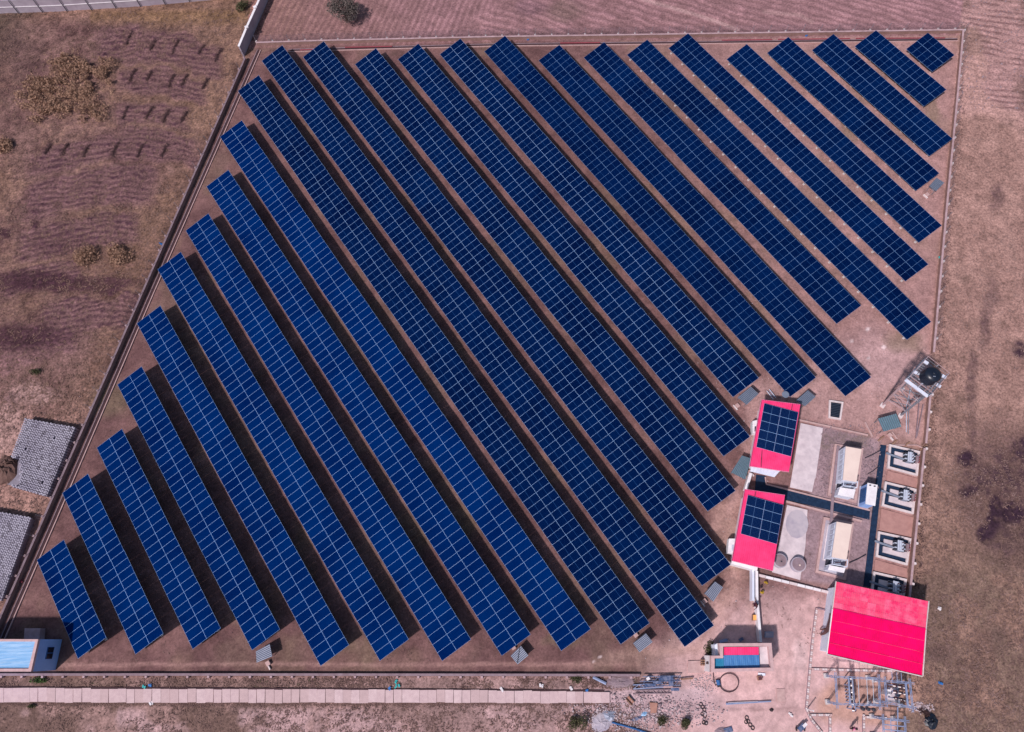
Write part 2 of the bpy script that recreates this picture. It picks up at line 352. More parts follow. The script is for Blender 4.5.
# curved plough rows: distance from a far centre
cx0, cy0 = 120.0, 620.0
rad = np.hypot((px - cx0), (py - cy0) * 1.0) + (n2 - .5) * 11 + (n3 - .5) * 3
furL = np.clip(0.5 + 0.5 * np.sin(rad * 2 * np.pi / 5.2) + (n3 - .5) * 1.2, 0, 1)
bands = np.zeros(len(gx))
for (bx0, by0, bx1, by1) in ((98, 28, 222, 62), (118, 66, 208, 92), (116, 100, 190, 124), (30, 138, 168, 162), (25, 168, 155, 205), (20, 212, 140, 246), (5, 252, 80, 275), (40, 296, 150, 328), (0, 318, 80, 350), (120, 128, 200, 160)):
    yy = jy + 0.0018 * (px - 120) ** 2 * -1
    bands = np.maximum(bands, sstep(bx0 - 6, bx0 + 8, jx) * sstep(bx1 + 6, bx1 - 8, jx) * sstep(by0 - 3, by0 + 4, yy) * sstep(by1 + 3, by1 - 4, yy))
bands = bands * wl
cl = mix(cl, C(0.20, 0.115, 0.118), bands * .8)
cl = mix(cl, C(0.060, 0.030, 0.040), np.clip(bands + sstep(170, 300, py) * .55, 0, 1) * furL * (0.15 + 1.1 * n3) * sstep(380, 330, py))
for (ex, ey, ea, eb, am) in ((75, 285, 60, 9, .8), (30, 281, 45, 8, .7), (30, 335, 42, 9, .75), (14, 345, 40, 7, .6), (0, 62, 30, 30, .3), (16, 400, 9, 6, .7), (62, 243, 26, 10, .4), (38, 220, 5, 4, .9), (3, 233, 8, 5, .9)):
    e = np.hypot((jx - ex) / ea, (jy - ey) / eb); cl = mix(cl, C(0.055, 0.026, 0.036), np.clip(sstep(1.5, 0.7, e) * am * (0.5 + 1.0 * n3), 0, 1))
# bare pinkish track along the block stacks
cl = mix(cl, C(0.36, 0.22, 0.185), sstep(385, 430, jy + (n1 - .5) * 30) * 0.65)
for (ex, ey, ea, eb, am) in ((35, 395, 30, 14, .5), (8, 430, 26, 34, .5)):
    e = np.hypot((jx - ex) / ea, (jy - ey) / eb); cl = mix(cl, C(0.40, 0.27, 0.25), sstep(1.15, 0.4, e) * am)
c = mix(c, cl, wl); z = z + wl * (bands * furL * 0.10 + (n3 - .5) * 0.10 + sstep(170, 300, py) * sstep(380, 330, py) * furL * 0.06)
# --- top field
topline = np.interp(px, [256, 320, 498, 608, 745, 962], [42.3, 40.3, 36.3, 34.8, 32.7, 29.5]) + 6
wt = sstep(topline + 1, topline - 1.5, py) * (px > 252 - py * 0.2) * (px < 972)
ct = mix(np.repeat(C(0.37, 0.225, 0.215), len(gx), 0), C(0.46, 0.275, 0.27), sstep(0.35, 0.65, n2))
ct = mix(ct, C(0.33, 0.20, 0.15), sstep(460, 260, jx) * 0.75)
ct = mix(ct, C(0.48, 0.29, 0.285), sstep(640, 820, px) * .6)
ff = G(300, 30); fg = G(311, 8); dA = (fg - ff).normalized(); phA = (-dA.y * gx + dA.x * gy)
ff = G(560, 12); fg = G(640, 38); dB = (fg - ff).normalized(); phB = (-dB.y * gx + dB.x * gy)
fA = 0.5 + 0.5 * np.sin((phA + n4 * 0.8) * 2 * np.pi / 0.98); fB = 0.5 + 0.5 * np.sin((phB + n4 * 2.4) * 2 * np.pi / 1.25)
wA = sstep(520, 480, jx + jy) ; ft = np.clip((fA * wA + fB * (1 - wA) * (0.35 + n2)) * (.55 + .9 * fbm(gx, gy, .5, 1200)), 0, 1)
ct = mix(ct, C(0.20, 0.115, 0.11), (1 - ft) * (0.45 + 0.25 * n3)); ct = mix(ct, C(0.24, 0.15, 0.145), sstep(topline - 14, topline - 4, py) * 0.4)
tr = sdist(px, py, [(600, -14), (645, 0), (690, 13), (718, 22), (738, 30)], False); ct = mix(ct, C(0.60, 0.41, 0.37), sstep(2.6, 1.0, tr) * 0.8)
tr = sdist(px, py, [(764, 12), (800, 15), (812, 22)], False); ct = mix(ct, C(0.56, 0.38, 0.34), sstep(3, 1.0, tr) * 0.5)
e = np.hypot((jx - 565) / 22, (jy - 10) / 10); ct = mix(ct, C(0.17, 0.13, 0.10), sstep(1.2, .5, e) * .5)
e = np.hypot((jx - 530) / 20, (jy - 6) / 10); ct = mix(ct, C(0.16, 0.10, 0.12), sstep(1.2, .5, e) * .4)
ct = ct * np.array([[.82, .75, .78]])
c = mix(c, ct, wt); z = z + wt * ft * 0.09
# --- right field
rl = np.interp(py, [0, 29.5, 92, 202, 292, 356, 444, 520, 600, 680, 760], [967, 963, 958, 947, 939, 934, 925, 917, 909, 903, 897]) - 5
wr = sstep(rl, rl + 2.5, px) * (px > 890)
cr_ = mix(np.repeat(C(0.375, 0.235, 0.205), len(gx), 0), C(0.44, 0.28, 0.245), sstep(0.35, 0.65, n2))
ytop = sstep(125, 112, jy + (px - 990) * -0.25)
fr = 0.5 + 0.5 * np.sin((py - (px - 990) * 0.16 + (n4 - .5) * 7) * 2 * np.pi / (5.6))
ctop = mix(np.repeat(C(0.47, 0.295, 0.285), len(gx), 0), C(0.24, 0.14, 0.14), sstep(0.5, 0.0, fr) * (0.2 + 0.75 * sstep(.35, .6, n2)))
sp = sdist(jx, jy, [(966, 38), (972, 60), (965, 90), (985, 112), (1026, 126)], False)
ctop = mix(ctop, C(0.52, 0.33, 0.30), sstep(18, 9, sp) * (jy > 30) * (px < 1100))
cr_ = mix(cr_, ctop, ytop)
low = sstep(340, 560, py + (n1 - .5) * 120)
cr_ = mix(cr_, C(0.30, 0.195, 0.155), low * .85)
cr_ = mix(cr_, C(0.21, 0.155, 0.125), sstep(500, 660, py + (n1 - .5) * 160) * .65 * sstep(.3, .6, n2))
cr_ = mix(cr_, C(0.17, 0.115, 0.095), sstep(.58, .72, n4) * .5)
for (ex, ey, ea, eb, am) in ((1000, 490, 40, 60, .4), (1015, 530, 20, 40, .35), (967, 457, 9, 9, .95), (968, 491, 8, 6, .9), (996, 515, 6, 20, .9), (988, 536, 8, 7, .85), (1012, 513, 14, 8, .9), (1022, 449, 10, 12, .8), (990, 480, 22, 16, .45), (1010, 470, 16, 22, .4), (974, 425, 6, 18, .35), (973, 375, 5, 26, .45), (990, 300, 6, 22, .35), (984, 330, 5, 18, .4), (1020, 350, 8, 8, .6), (998, 198, 7, 12, .4), (940, 655, 12, 8, .3), (990, 640, 18, 14, .2)):
    e = np.hypot((jx - ex) / ea, (jy - ey) / eb); cr_ = mix(cr_, C(0.050, 0.028, 0.045), sstep(1.5, .7, e) * np.clip(am * 1.25 * (0.1 + 1.6 * n3), 0, 1))
for l in ([(930, 655), (980, 670), (1030, 690)], [(960, 548), (990, 555), (1030, 572)], [(965, 612), (1000, 614), (1030, 622)]):
    e = sdist(jx, jy, l, False); cr_ = mix(cr_, C(0.12, 0.08, 0.07), sstep(3.5, .8, e) * .5 * n2)
cr_ = cr_ * np.array([[.86, .80, .75]])
c = mix(c, cr_, wr); z = z + wr * (ytop * fr * 0.08 + (n3 - .5) * 0.10)
# --- strip outside the bottom wall, verge beyond the slabs
wb = sstep(675, 677, py) * sstep(700, 620, px) * (px > -1200)
cb = mix(np.repeat(C(0.30, 0.185, 0.16), len(gx), 0), C(0.17, 0.105, 0.085), sstep(0.4, 0.65, n2))
cb = mix(cb, C(0.46, 0.30, 0.285), sstep(0.46, 0.62, fbm(gx, gy, .22, 300)) * sstep(704, 714, py) * .9)
cb = mix(cb, C(0.42, 0.27, 0.255), sstep(250, 520, px + (n4 - .5) * 100) * .5)
c = mix(c, cb, wb); z = z + wb * (n3 - .5) * .12
# pale dusty construction area lower right
e = np.hypot((jx - 790) / 130, (jy - 690) / 90); pale = sstep(1.3, .75, e) * (1 - wr); c = mix(c, C(0.66, 0.43, 0.405), pale * .88)
e = sstep(6, -14, sdist(jx, jy, [(706, 500), (745, 490), (745, 600), (700, 660), (560, 668), (610, 650), (700, 640), (715, 610), (725, 575), (705, 525)])); c = mix(c, C(0.50, 0.305, 0.255), e * .75)
e = sstep(6, -6, sdist(jx, jy, [(750, 385), (880, 345), (930, 330), (925, 440), (800, 420), (745, 470), (730, 520), (728, 500), (742, 455)])); c = mix(c, C(0.45, 0.275, 0.25), e * .7)
for l, a_ in (([(706, 709), (770, 708.5), (806, 708)], .45), ([(770, 600), (790, 640), (785, 700), (760, 735)], .18), ([(779, 600), (799, 640), (794, 700), (769, 735)], .18), ([(700, 668), (640, 655), (560, 664)], .2), ([(716, 600), (708, 630), (700, 650), (640, 664)], .22), ([(170, 668), (168, 650), (160, 640)], .3), ([(228, 665), (226, 645), (221, 632)], .3)):
    e = sdist(jx * .3 + px * .7, jy * .3 + py * .7, l, False); c = mix(c, C(0.22, 0.13, 0.12), sstep(2.6, .6, e) * a_ * (.4 + n2))
e = sdist(px, py, [(600, 697.5), (640, 697), (700, 694)], False); c = mix(c, C(0.62, 0.45, 0.44), sstep(7, 4.5, e) * .85)
e = np.hypot((jx - 650) / 90, (jy - 702) / 22); c = mix(c, C(0.48, 0.34, 0.35), sstep(1.2, .5, e) * .7)
e = np.hypot((jx - 800) / 12, (jy - 655) / 20); c = mix(c, C(0.62, 0.45, 0.43), sstep(1.2, .3, e) * .6)
e = np.hypot((jx - 868) / 56, (jy - 700) / 30); c = mix(c, C(0.47, 0.27, 0.20), sstep(1.15, .7, e) * .8)
# pink patch near the tower, lilac gravel between containers
e = np.hypot((jx - 872) / 42, (jy - 360) / 36); c = mix(c, C(0.50, 0.32, 0.31), sstep(1.2, .5, e) * .55 * (1 - wr))
w = sstep(3, -3, sdist(px, py, [(818, 424), (880, 440), (866, 590), (800, 580)])); c = mix(c, C(0.33, 0.235, 0.25), w * .8)
w = sstep(3, -2, sdist(jx, jy, [(822, 430), (870, 436), (868, 450), (826, 470)])); c = mix(c, C(0.16, 0.12, 0.10), w * .7 * sstep(.4, .6, n3))
c = mix(c, C(0.31, 0.16, 0.14), sstep(3, 1, sdist(px, py, [(700, 640), (745, 600), (735, 560)], False)) * .2)
# wheel track just inside the bottom wall
e = np.abs(py - 664.5 - (n2 - .5) * 3); c = mix(c, C(0.38, 0.22, 0.19), sstep(3, .8, e) * .6 * (px < 640) * (px > 60))
# grassy tints between rows
gg = sstep(.55, .7, fbm(gx, gy, .12, 500)) * (1 - np.clip(wl + wr + wt + wb, 0, 1)); c = mix(c, C(0.155, 0.125, 0.075), gg * .25 * (0.4 + n3))
for (ex, ey, ea, eb) in ((110, 400, 22, 20), (905, 340, 22, 12), (590, 90, 14, 8), (560, 640, 20, 8), (930, 110, 10, 24), (850, 130, 8, 20)):
    e = np.hypot((jx - ex) / ea, (jy - ey) / eb); c = mix(c, C(0.17, 0.135, 0.08), sstep(1.2, .4, e) * .5)
for (ex, ey, r0) in ((868, 329, 3), (852, 341, 2), (884, 347, 3.2), (869, 358, 2), (594, 661, 2.2), (600, 657, 1.5), (745, 512, 2)):
    e = np.hypot(px - ex, py - ey) + (n3 - .5) * 2; c = mix(c, C(0.72, 0.58, 0.56), sstep(r0, r0 * .4, e) * .8)
n5 = fbm(gx, gy, .8, 1000)
c = np.where((wl > .5)[:, None], c * np.array([[1.08, 1.02, .97]]), c)
c *= (np.where(wl > .5, (0.45 + 1.1 * n3) * (.7 + .6 * n5), (0.72 + 0.56 * n3) * (.80 + .40 * n5)))[:, None] * np.array([[1.0, 1.0, 1.04]])
me = bpy.data.meshes.new('ground')
nx_, ny_ = len(ax), len(ay)
z = np.where(far, 0.0, z) - 0.03
me.vertices.add(nx_ * ny_); me.vertices.foreach_set('co', np.column_stack([gx, gy, z]).ravel())
ii = np.arange(nx_ - 1)[None, :] + np.arange(ny_ - 1)[:, None] * nx_; ii = ii.ravel()
F = np.column_stack([ii, ii + 1, ii + nx_ + 1, ii + nx_]).ravel().astype(np.int32)
me.loops.add(len(F)); me.loops.foreach_set('vertex_index', F)
me.polygons.add(len(ii)); me.polygons.foreach_set('loop_start', np.arange(0, len(F), 4, dtype=np.int32))
me.update(calc_edges=True); me.validate()
at = me.color_attributes.new('soil', 'FLOAT_COLOR', 'POINT'); at.data.foreach_set('color', np.column_stack([c, np.clip(.36 + .45 * wl + .28 * wr + .2 * wt + .28 * wb - .18 * pale, 0, 1)]).ravel())
gm = bpy.data.materials.new('soil'); gm.use_nodes = True; nt = gm.node_tree; p = nt.nodes['Principled BSDF']
a = nt.nodes.new('ShaderNodeAttribute'); a.attribute_name = 'soil'
geo = nt.nodes.new('ShaderNodeNewGeometry'); nz = nt.nodes.new('ShaderNodeTexNoise'); nz.inputs['Scale'].default_value = 3.4; nz.inputs['Detail'].default_value = 8; nz.inputs['Roughness'].default_value = 0.75
nt.links.new(geo.outputs['Position'], nz.inputs['Vector'])
mr = nt.nodes.new('ShaderNodeMapRange'); mr.inputs[1].default_value = 0.3; mr.inputs[2].default_value = 0.7; mr.inputs[3].default_value = -1; mr.inputs[4].default_value = 1
nt.links.new(nz.outputs['Fac'], mr.inputs[0]); am_ = nt.nodes.new('ShaderNodeMath'); am_.operation = 'MULTIPLY_ADD'; am_.inputs[2].default_value = 1.0; nt.links.new(mr.outputs[0], am_.inputs[0]); nt.links.new(a.outputs['Alpha'], am_.inputs[1])
vm = nt.nodes.new('ShaderNodeVectorMath'); vm.operation = 'SCALE'; nt.links.new(a.outputs['Color'], vm.inputs[0]); n2_ = nt.nodes.new('ShaderNodeTexNoise'); n2_.inputs['Scale'].default_value = 2.3; n2_.inputs['Detail'].default_value = 5; n2_.inputs['Roughness'].default_value = 0.8; nt.links.new(geo.outputs['Position'], n2_.inputs['Vector'])
mr2 = nt.nodes.new('ShaderNodeMapRange'); mr2.inputs[1].default_value = 0.56; mr2.inputs[2].default_value = 0.68; nt.links.new(n2_.outputs['Fac'], mr2.inputs[0])
mm_ = nt.nodes.new('ShaderNodeMath'); mm_.operation = 'MULTIPLY'; nt.links.new(mr2.outputs[0], mm_.inputs[0]); nt.links.new(a.outputs['Alpha'], mm_.inputs[1])
ms_ = nt.nodes.new('ShaderNodeMath'); ms_.operation = 'MULTIPLY_ADD'; ms_.inputs[1].default_value = -0.75; ms_.inputs[2].default_value = 1.0; nt.links.new(mm_.outputs[0], ms_.inputs[0])
mf_ = nt.nodes.new('ShaderNodeMath'); mf_.operation = 'MULTIPLY'; nt.links.new(ms_.outputs[0], mf_.inputs[0]); nt.links.new(am_.outputs[0], mf_.inputs[1])
nt.links.new(mf_.outputs[0], vm.inputs['Scale'])
nt.links.new(vm.outputs[0], p.inputs['Base Color']); p.inputs['Roughness'].default_value = 0.95; p.inputs['Specular IOR Level'].default_value = 0.1
b = nt.nodes.new('ShaderNodeBump'); b.inputs['Strength'].default_value = 0.7; b.inputs['Distance'].default_value = 0.08; nt.links.new(nz.outputs['Fac'], b.inputs['Height']); nt.links.new(b.outputs[0], p.inputs['Normal'])
me.materials.append(gm); ground = bpy.data.objects.new('ground', me); col.objects.link(ground); ground['kind'] = 'structure'
ZG = 0.02

# ------------------------------------------------------------------ solar rows
HEAD, TH = -1.033662, 0.217198
dv = Vector((math.cos(HEAD), math.sin(HEAD), 0)); qh = Vector((-math.sin(HEAD), math.cos(HEAD), 0))
qv = qh * math.cos(TH) + Vector((0, 0, math.sin(TH))); nv = dv.cross(qv).normalized()
ZC = 1.40
ROWS = [(-40.90,-40.93,-40.36,-27.32,4.03),(-35.44,-35.40,-46.19,-24.06,3.96),(-29.76,-29.81,-49.14,-20.88,3.98),(-24.28,-24.31,-55.49,-16.98,3.95),(-18.68,-18.70,-62.15,-11.17,3.96),(-12.95,-12.99,-68.13,-7.91,4.03),(-7.15,-7.28,-71.57,-3.98,4.02),(-1.52,-1.53,-76.63,-0.68,4.01),(4.02,4.24,-83.51,2.63,4.08),(10.07,10.01,-89.75,5.81,4.01),(15.81,15.72,-92.91,10.02,4.04),(21.48,21.49,-89.80,6.10,4.07),(27.35,27.49,-83.76,-0.00,4.10),(33.24,33.26,-80.71,-4.01,4.00),(39.13,39.20,-77.74,-9.12,4.03),(45.03,45.03,-74.13,-5.10,4.03),(50.77,50.71,-67.71,-1.25,4.00),(56.74,56.70,-64.14,-9.12,3.92),(62.40,62.39,-60.66,-2.35,3.88),(68.32,68.27,-57.98,-8.45,3.77),(74.13,74.11,-51.10,-11.62,3.85),(80.04,79.99,-48.48,-17.76,4.04),(85.93,85.84,-44.90,-20.81,4.07),(91.73,91.77,-41.69,-27.48,4.06),(97.57,97.49,-36.74,-31.34,4.12)]
ROWLAB = [
 'short bright blue solar row at far lower left, beside the blue building',
 'second solar row from the left, between the blue-building row and a longer one',
 'third solar row from the left, just above the bare lower left corner soil',
 'fourth solar row from the left, pale corrugated shelter at its foot',
 'fifth solar row from the left, its lower tip reaching nearest the bottom wall',
 'sixth solar row from the left, ending clear over brown soil at the bottom',
 'seventh solar row from the left, its lower end between two bare soil gaps',
 'eighth solar row from the left, lower end just above a grey shelter with dark strip',
 'ninth solar row from the left, last of the bright blue rows',
 'tenth solar row from the left, first navy one, grey shelter at its foot',
 'longest navy solar row, its foot near the small red-blue roof',
 'long navy solar row ending between the lower red shed and a grey shelter',
 'navy solar row whose lower end stops left of the teal shelter between both red sheds',
 'navy solar row stopping left of the upper red shed',
 'navy solar row ending at the blue-grey shelter left of the upper red shed',
 'navy solar row ending right above the upper red shed beside a blue-grey shelter',
 'navy solar row ending just above the small framed pit',
 'navy solar row stopping short beside pale rubble patches, left of a longer row',
 'navy solar row whose lower end is nearest above the water tank tower',
 'navy solar row with white footings showing, ending near the right wall above the tower row',
 'navy solar row with white footings and a stepped upper edge, ending near the right wall',
 'navy solar row whose lower end touches the small grey shelter by the right wall',
 'navy solar row third from the upper right corner, its lower corner against the right wall',
 'short navy solar row next to the smallest one in the upper right corner',
 'smallest navy solar table alone in the upper right corner of the compound']

M['alu_dim'] = mat('frame_dim', (0.15, 0.30, 0.56), 0.7, spec=0.1)  # dimmer frame colour for the right-hand rows
def module_mesh(name, cellmat, fm='alu'):
    """unit module: x 0..1 along the row, y 0..1 up the slope; framed glass 35 mm thick"""
    f = 0.0135; fy = 0.0085; t = 0.04
    mb = MB()
    mb.add([(0.004, 0.003, -t), (0.996, 0.003, -t), (0.996, 0.997, -t), (0.004, 0.997, -t), (0.004, 0.003, 0), (0.996, 0.003, 0), (0.996, 0.997, 0), (0.004, 0.997, 0),
            (f, fy, 0), (1 - f, fy, 0), (1 - f, 1 - fy, 0), (f, 1 - fy, 0), (f, fy, -0.006), (1 - f, fy, -0.006), (1 - f, 1 - fy, -0.006), (f, 1 - fy, -0.006)],
           [(3, 2, 1, 0), (0, 1, 5, 4), (1, 2, 6, 5), (2, 3, 7, 6), (3, 0, 4, 7), (4, 5, 9, 8), (5, 6, 10, 9), (6, 7, 11, 10), (7, 4, 8, 11),
            (8, 9, 13, 12), (9, 10, 14, 13), (10, 11, 15, 14), (11, 8, 12, 15)], 0)
    mb.add([], [], 0); mb.f.append((12, 13, 14, 15)); mb.m.append(1)
    me = bpy.data.meshes.new(name); me.from_pydata(mb.v, [], mb.f); me.materials.append(M[fm]); me.materials.append(M[cellmat])
    me.polygons.foreach_set('material_index', mb.m)
    uv = me.uv_layers.new(name='UVMap')
    for l in me.loops: v = me.vertices[l.vertex_index].co; uv.data[l.index].uv = ((v.x - f) / (1 - 2 * f), (v.y - fy) / (1 - 2 * fy))
    me.update(); return me
MODA, MODB, MODC = module_mesh('module_bright', 'cellA'), module_mesh('module_navy', 'cellB'), module_mesh('module_roof', 'cellC')
MODD = module_mesh('module_navy_dim', 'cellB', 'alu_dim')

def unit_mesh(name, mb, mats):
    me = bpy.data.meshes.new(name); me.from_pydata(mb.v, [], mb.f)
    for m in mats: me.materials.append(M[m])
    me.polygons.foreach_set('material_index', mb.m); me.update(); return me
LEG_LO = unit_mesh('front_leg', MB().box((0, 0), .28, .28, -.02, .14, 0, 1).box((0, 0), .08, .08, .141, 0.96), ['steel', 'footing'])
LEG_HI = unit_mesh('rear_leg', MB().box((0, 0), .28, .28, -.02, .14, 0, 1).box((0, 0), .08, .08, .141, 1.48), ['steel', 'footing'])
RAFT = unit_mesh('rafter', MB().beam((0, -1.85, 0), (0, 1.85, 0), .06, .09), ['steel'])
Rrow = Matrix((dv, qv, nv)).transposed()
def put(name, me, parent, loc, rot3=None, scale=None):
    o = bpy.data.objects.new(name, me); col.objects.link(o); o.parent = parent
    m = (rot3.to_4x4() if rot3 is not None else Matrix.Identity(4))
    if scale: m = m @ Matrix.Diagonal((*scale, 1))
    m.translation = loc; o.matrix_basis = m; return o
for i, (c0, c1, s0, s1, W) in enumerate(ROWS):
    yaw = (c1 - c0) / (s1 - s0)
    base = dv * s0 + qh * c0; base.z = 0
    t = thing('solar_row', base, ROWLAB[i], 'solar panels', 'rows of solar panels in the compound')
    N = max(1, round((s1 - s0) / 1.01)); pit = (s1 - s0) / N
    me_ = MODA if i < 9 else (MODB if i < 15 else MODD)
    rj = random.Random(100 + i); jit = [0, 0]
    for k in range(N):
        if k % 11 == 0: jit = [rj.uniform(-.025, .025), rj.uniform(-.03, .03)]
        if i == 20 and k == 7: base_j = 0
        s = k * pit; cc = yaw * s
        for side in (0, 1):
            yy = (-W / 2 if side == 0 else 0.0) + jit[1]
            loc = dv * (s) + qh * cc + qv * yy + Vector((0, 0, ZC + jit[0]))
            # tiny mounting differences
            e = Matrix.Rotation(rj.gauss(0, .0025), 3, 'X') @ Matrix.Rotation(rj.gauss(0, .0025), 3, 'Y')
            put('solar_module', me_, t, loc, Rrow @ e, (pit * 0.997, W / 2 * 0.996, 1))
    L = s1 - s0
    nf = max(2, round(L / 2.75) + 1)
    for k in range(nf):
        s = 0.45 + (L - 0.9) * k / (nf - 1); pc = dv * s + qh * (yaw * s)
        put('leg', LEG_LO, t, pc - qh * (1.42 if i in (18, 19, 20) else 1.15), Matrix.Rotation(HEAD, 3, 'Z'))
        put('leg', LEG_HI, t, pc + qh * 1.05, Matrix.Rotation(HEAD, 3, 'Z'))
        put('rafter', RAFT, t, pc + Vector((0, 0, ZC)) - nv * .15, Rrow)
    for yv in (-1.5, -0.5, 0.5, 1.5):
        a = qv * yv + Vector((0, 0, ZC)) - nv * .07; b_ = a + dv * L + qh * (yaw * L)
        mk('purlin', MB().beam(a + base + dv * .05, b_ + base - dv * .05, .05, .05), 'steel', t)

# ------------------------------------------------------------------ compound walls
def polyline_world(pxs, z): return [G(x, y, z) for x, y in pxs]
def resample(P, step):
    out = []; acc = 0; nxt = 0
    for a, b in zip(P[:-1], P[1:]):
        L = (b - a).length
        while nxt <= acc + L: out.append((a.lerp(b, (nxt - acc) / L), (b - a).normalized())); nxt += step
        acc += L
    return out
def flat(v, z=0): return Vector((v.x, v.y, z))
def compound_wall(pxs, h, out_sign, label, step, copw, copmat, post_tall=True, chain=True, bodymat='mud', step_off=0.6):
    P = polyline_world(pxs, h); org = flat(P[0])
    t = thing('compound_wall', org, label, 'wall')
    mk('wall_body', MB().path(P, 0.16, -0.1, h - 0.06), bodymat, t)
    mk('coping', MB().path(P, copw, h - 0.059, h), copmat, t)
    pm = None
    for a, d in resample(P, step):
        a = flat(a); nrm = Vector((-d.y, d.x, 0)) * out_sign; ang = math.atan2(d.y, d.x)
        mb = MB(); c0 = a + nrm * 0.23; mb.box(c0, .24, .24, -.1, h + .05, ang)
        mk('pier', mb, 'whitekerb' if copmat == 'coping' else 'coping', t)
        if post_tall:
            q = a + nrm * .12
            mk('fence_post', MB().beam(q + Vector((0, 0, h + .02)), q + Vector((0, 0, h + 1.35)), .038), 'steel', t)
    if chain:
        me = bpy.data.meshes.new('chain_link'); vs = []; fs = []; us = []; acc = 0
        for a, b in zip(P[:-1], P[1:]):
            L = (b - a).length; d = (b - a).normalized(); nrm = Vector((-d.y, d.x, 0)) * out_sign * .12
            k = len(vs); vs += [a + nrm - org, b + nrm - org, b + nrm + Vector((0, 0, 1.3)) - org, a + nrm + Vector((0, 0, 1.3)) - org]; fs.append((k, k + 1, k + 2, k + 3))
            us += [(acc, 0), (acc + L, 0), (acc + L, 1.3), (acc, 1.3)]; acc += L
        me.from_pydata(vs, [], fs); uv = me.uv_layers.new(name='UVMap')
        for l in me.loops: uv.data[l.index].uv = us[l.vertex_index]
        me.materials.append(M['chain']); o = bpy.data.objects.new('chain_link', me); col.objects.link(o); o.parent = t
    return t
WH = 0.7
compound_wall([(245, 57.5), (0, 617), (-60, 754)], WH, -1, 'long low wall with chain link on the left edge of the solar compound', 2.35, .26, 'coping_dark', True, True)
compound_wall([(256, 42.3), (320, 40.3), (498, 36.3), (608, 34.8), (745, 32.7), (962.5, 29.5)], WH, 1, 'low wall with dark fence posts along the top edge of the compound', 2.6, .24, 'coping')
compound_wall([(963.5, 29.3), (958, 92), (947.4, 202), (939.3, 292), (934, 352)], WH, 1, 'low wall on the right edge, from the upper corner down to the tank tower', 2.35, .26, 'coping')
compound_wall([(930.7, 394), (926.3, 443)], WH, 1, 'short wall piece between the tank tower and the first transformer', 2.35, .24, 'coping', False, False)
compound_wall([(924.8, 448), (917.4, 520), (909.5, 600)], WH, 1, 'wall piece behind the four transformer pads on the right edge', 2.35, .24, 'coping', False, False)
compound_wall([(-60, 674.6), (128, 674.5), (320, 674.6), (520, 674.9), (640, 675.2)], 0.38, -1, 'straight low purple-grey wall along the bottom of the solar rows', 2.35, .26, 'coping_dark', False, False)

# kerbed drains inside the walls
def drain(pxs, label, w=.42, cm='kerb'):
    P = polyline_world(pxs, 0.12); t = thing('drain', flat(P[0]), label, 'drain', None, 'structure')
    del t['category']
    def side(o):
        out = []
        for i, p_ in enumerate(P):
            d = (P[min(i + 1, len(P) - 1)] - P[max(i - 1, 0)]).normalized(); out.append(p_ + Vector((-d.y, d.x, 0)) * o)
        return out
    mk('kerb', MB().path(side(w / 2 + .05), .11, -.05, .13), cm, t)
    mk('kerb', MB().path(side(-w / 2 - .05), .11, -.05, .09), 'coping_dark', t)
    mk('channel', MB().path(P, w, -.05, .035), 'pit', t)
drain([(259, 49.5), (152, 292), (53.5, 521), (2.5, 638), (-40, 736)], 'narrow drain inside the left wall')
drain([(288, 50.3), (380, 47.6), (500, 44.6), (680, 42.5), (850, 40.5), (958, 39.3)][::-1], 'narrow drain inside the top wall', .40)
mb = MB()
for a_, b_ in (((300, 50), (328, 48.6)), ((345, 47.3), (392, 46.3)), ((560, 43), (600, 42.6)), ((722, 40.2), (772, 39.6)), ((778, 39.4), (850, 38.6)), ((856, 38.5), (945, 37.9))):
    mb.tube(G(*a_, .16), G(*b_, .16), .09, 6)
solo('red_pipe', mb, 'redpipe', 'dark red pipe lengths lying along the drain by the top wall', 'pipe')

# tall white wall and neighbour's wall (upper left)
P = polyline_world([(238.6, 46), (246.5, 27), (258, 1.5), (268, -22)], 2.1)
t = thing('tall_wall', flat(P[0]), 'tall wall with white top edge at the upper left corner, above the compound', 'wall')
mk('wall_body', MB().path(P, .22, -.1, 2.0), 'limewall', t); mk('coping', MB().path(P, .34, 2.001, 2.1), 'white', t)
for x_, y_ in ((246.5, 27), (255, 7)): mk('pillar_cap', MB().box(G(x_, y_, 2.2), .5, .5, 2.101, 2.28, .5), 'white', t)
P = polyline_world([(-30, 13.6), (60, 10.6), (140, 5.6), (212, -1), (232, -5)], 0.05)
t = thing('neighbour_wall', flat(P[0]), 'lilac plastered wall with slanting pilasters along the top left corner', 'wall')
mk('wall_body', MB().path(P, .2, -.1, 2.4), 'limewall', t); mk('ledge', MB().path([p_ + Vector((0, -.13, 0)) for p_ in P], .08, 1.1, 1.2), 'white', t)
for a, d in resample(P, 4.05):
    nrm = Vector((d.y, -d.x, 0)); 
    mk('pilaster', MB().beam(flat(a + nrm * .18, -.1), flat(a + nrm * .14, 2.5), .09, .12), 'dark', t)
    mk('pilaster', MB().beam(flat(a + nrm * .14 + d * .12, -.1), flat(a + nrm * .14 + d * .12, 2.5), .07, .12), 'limewall', t)
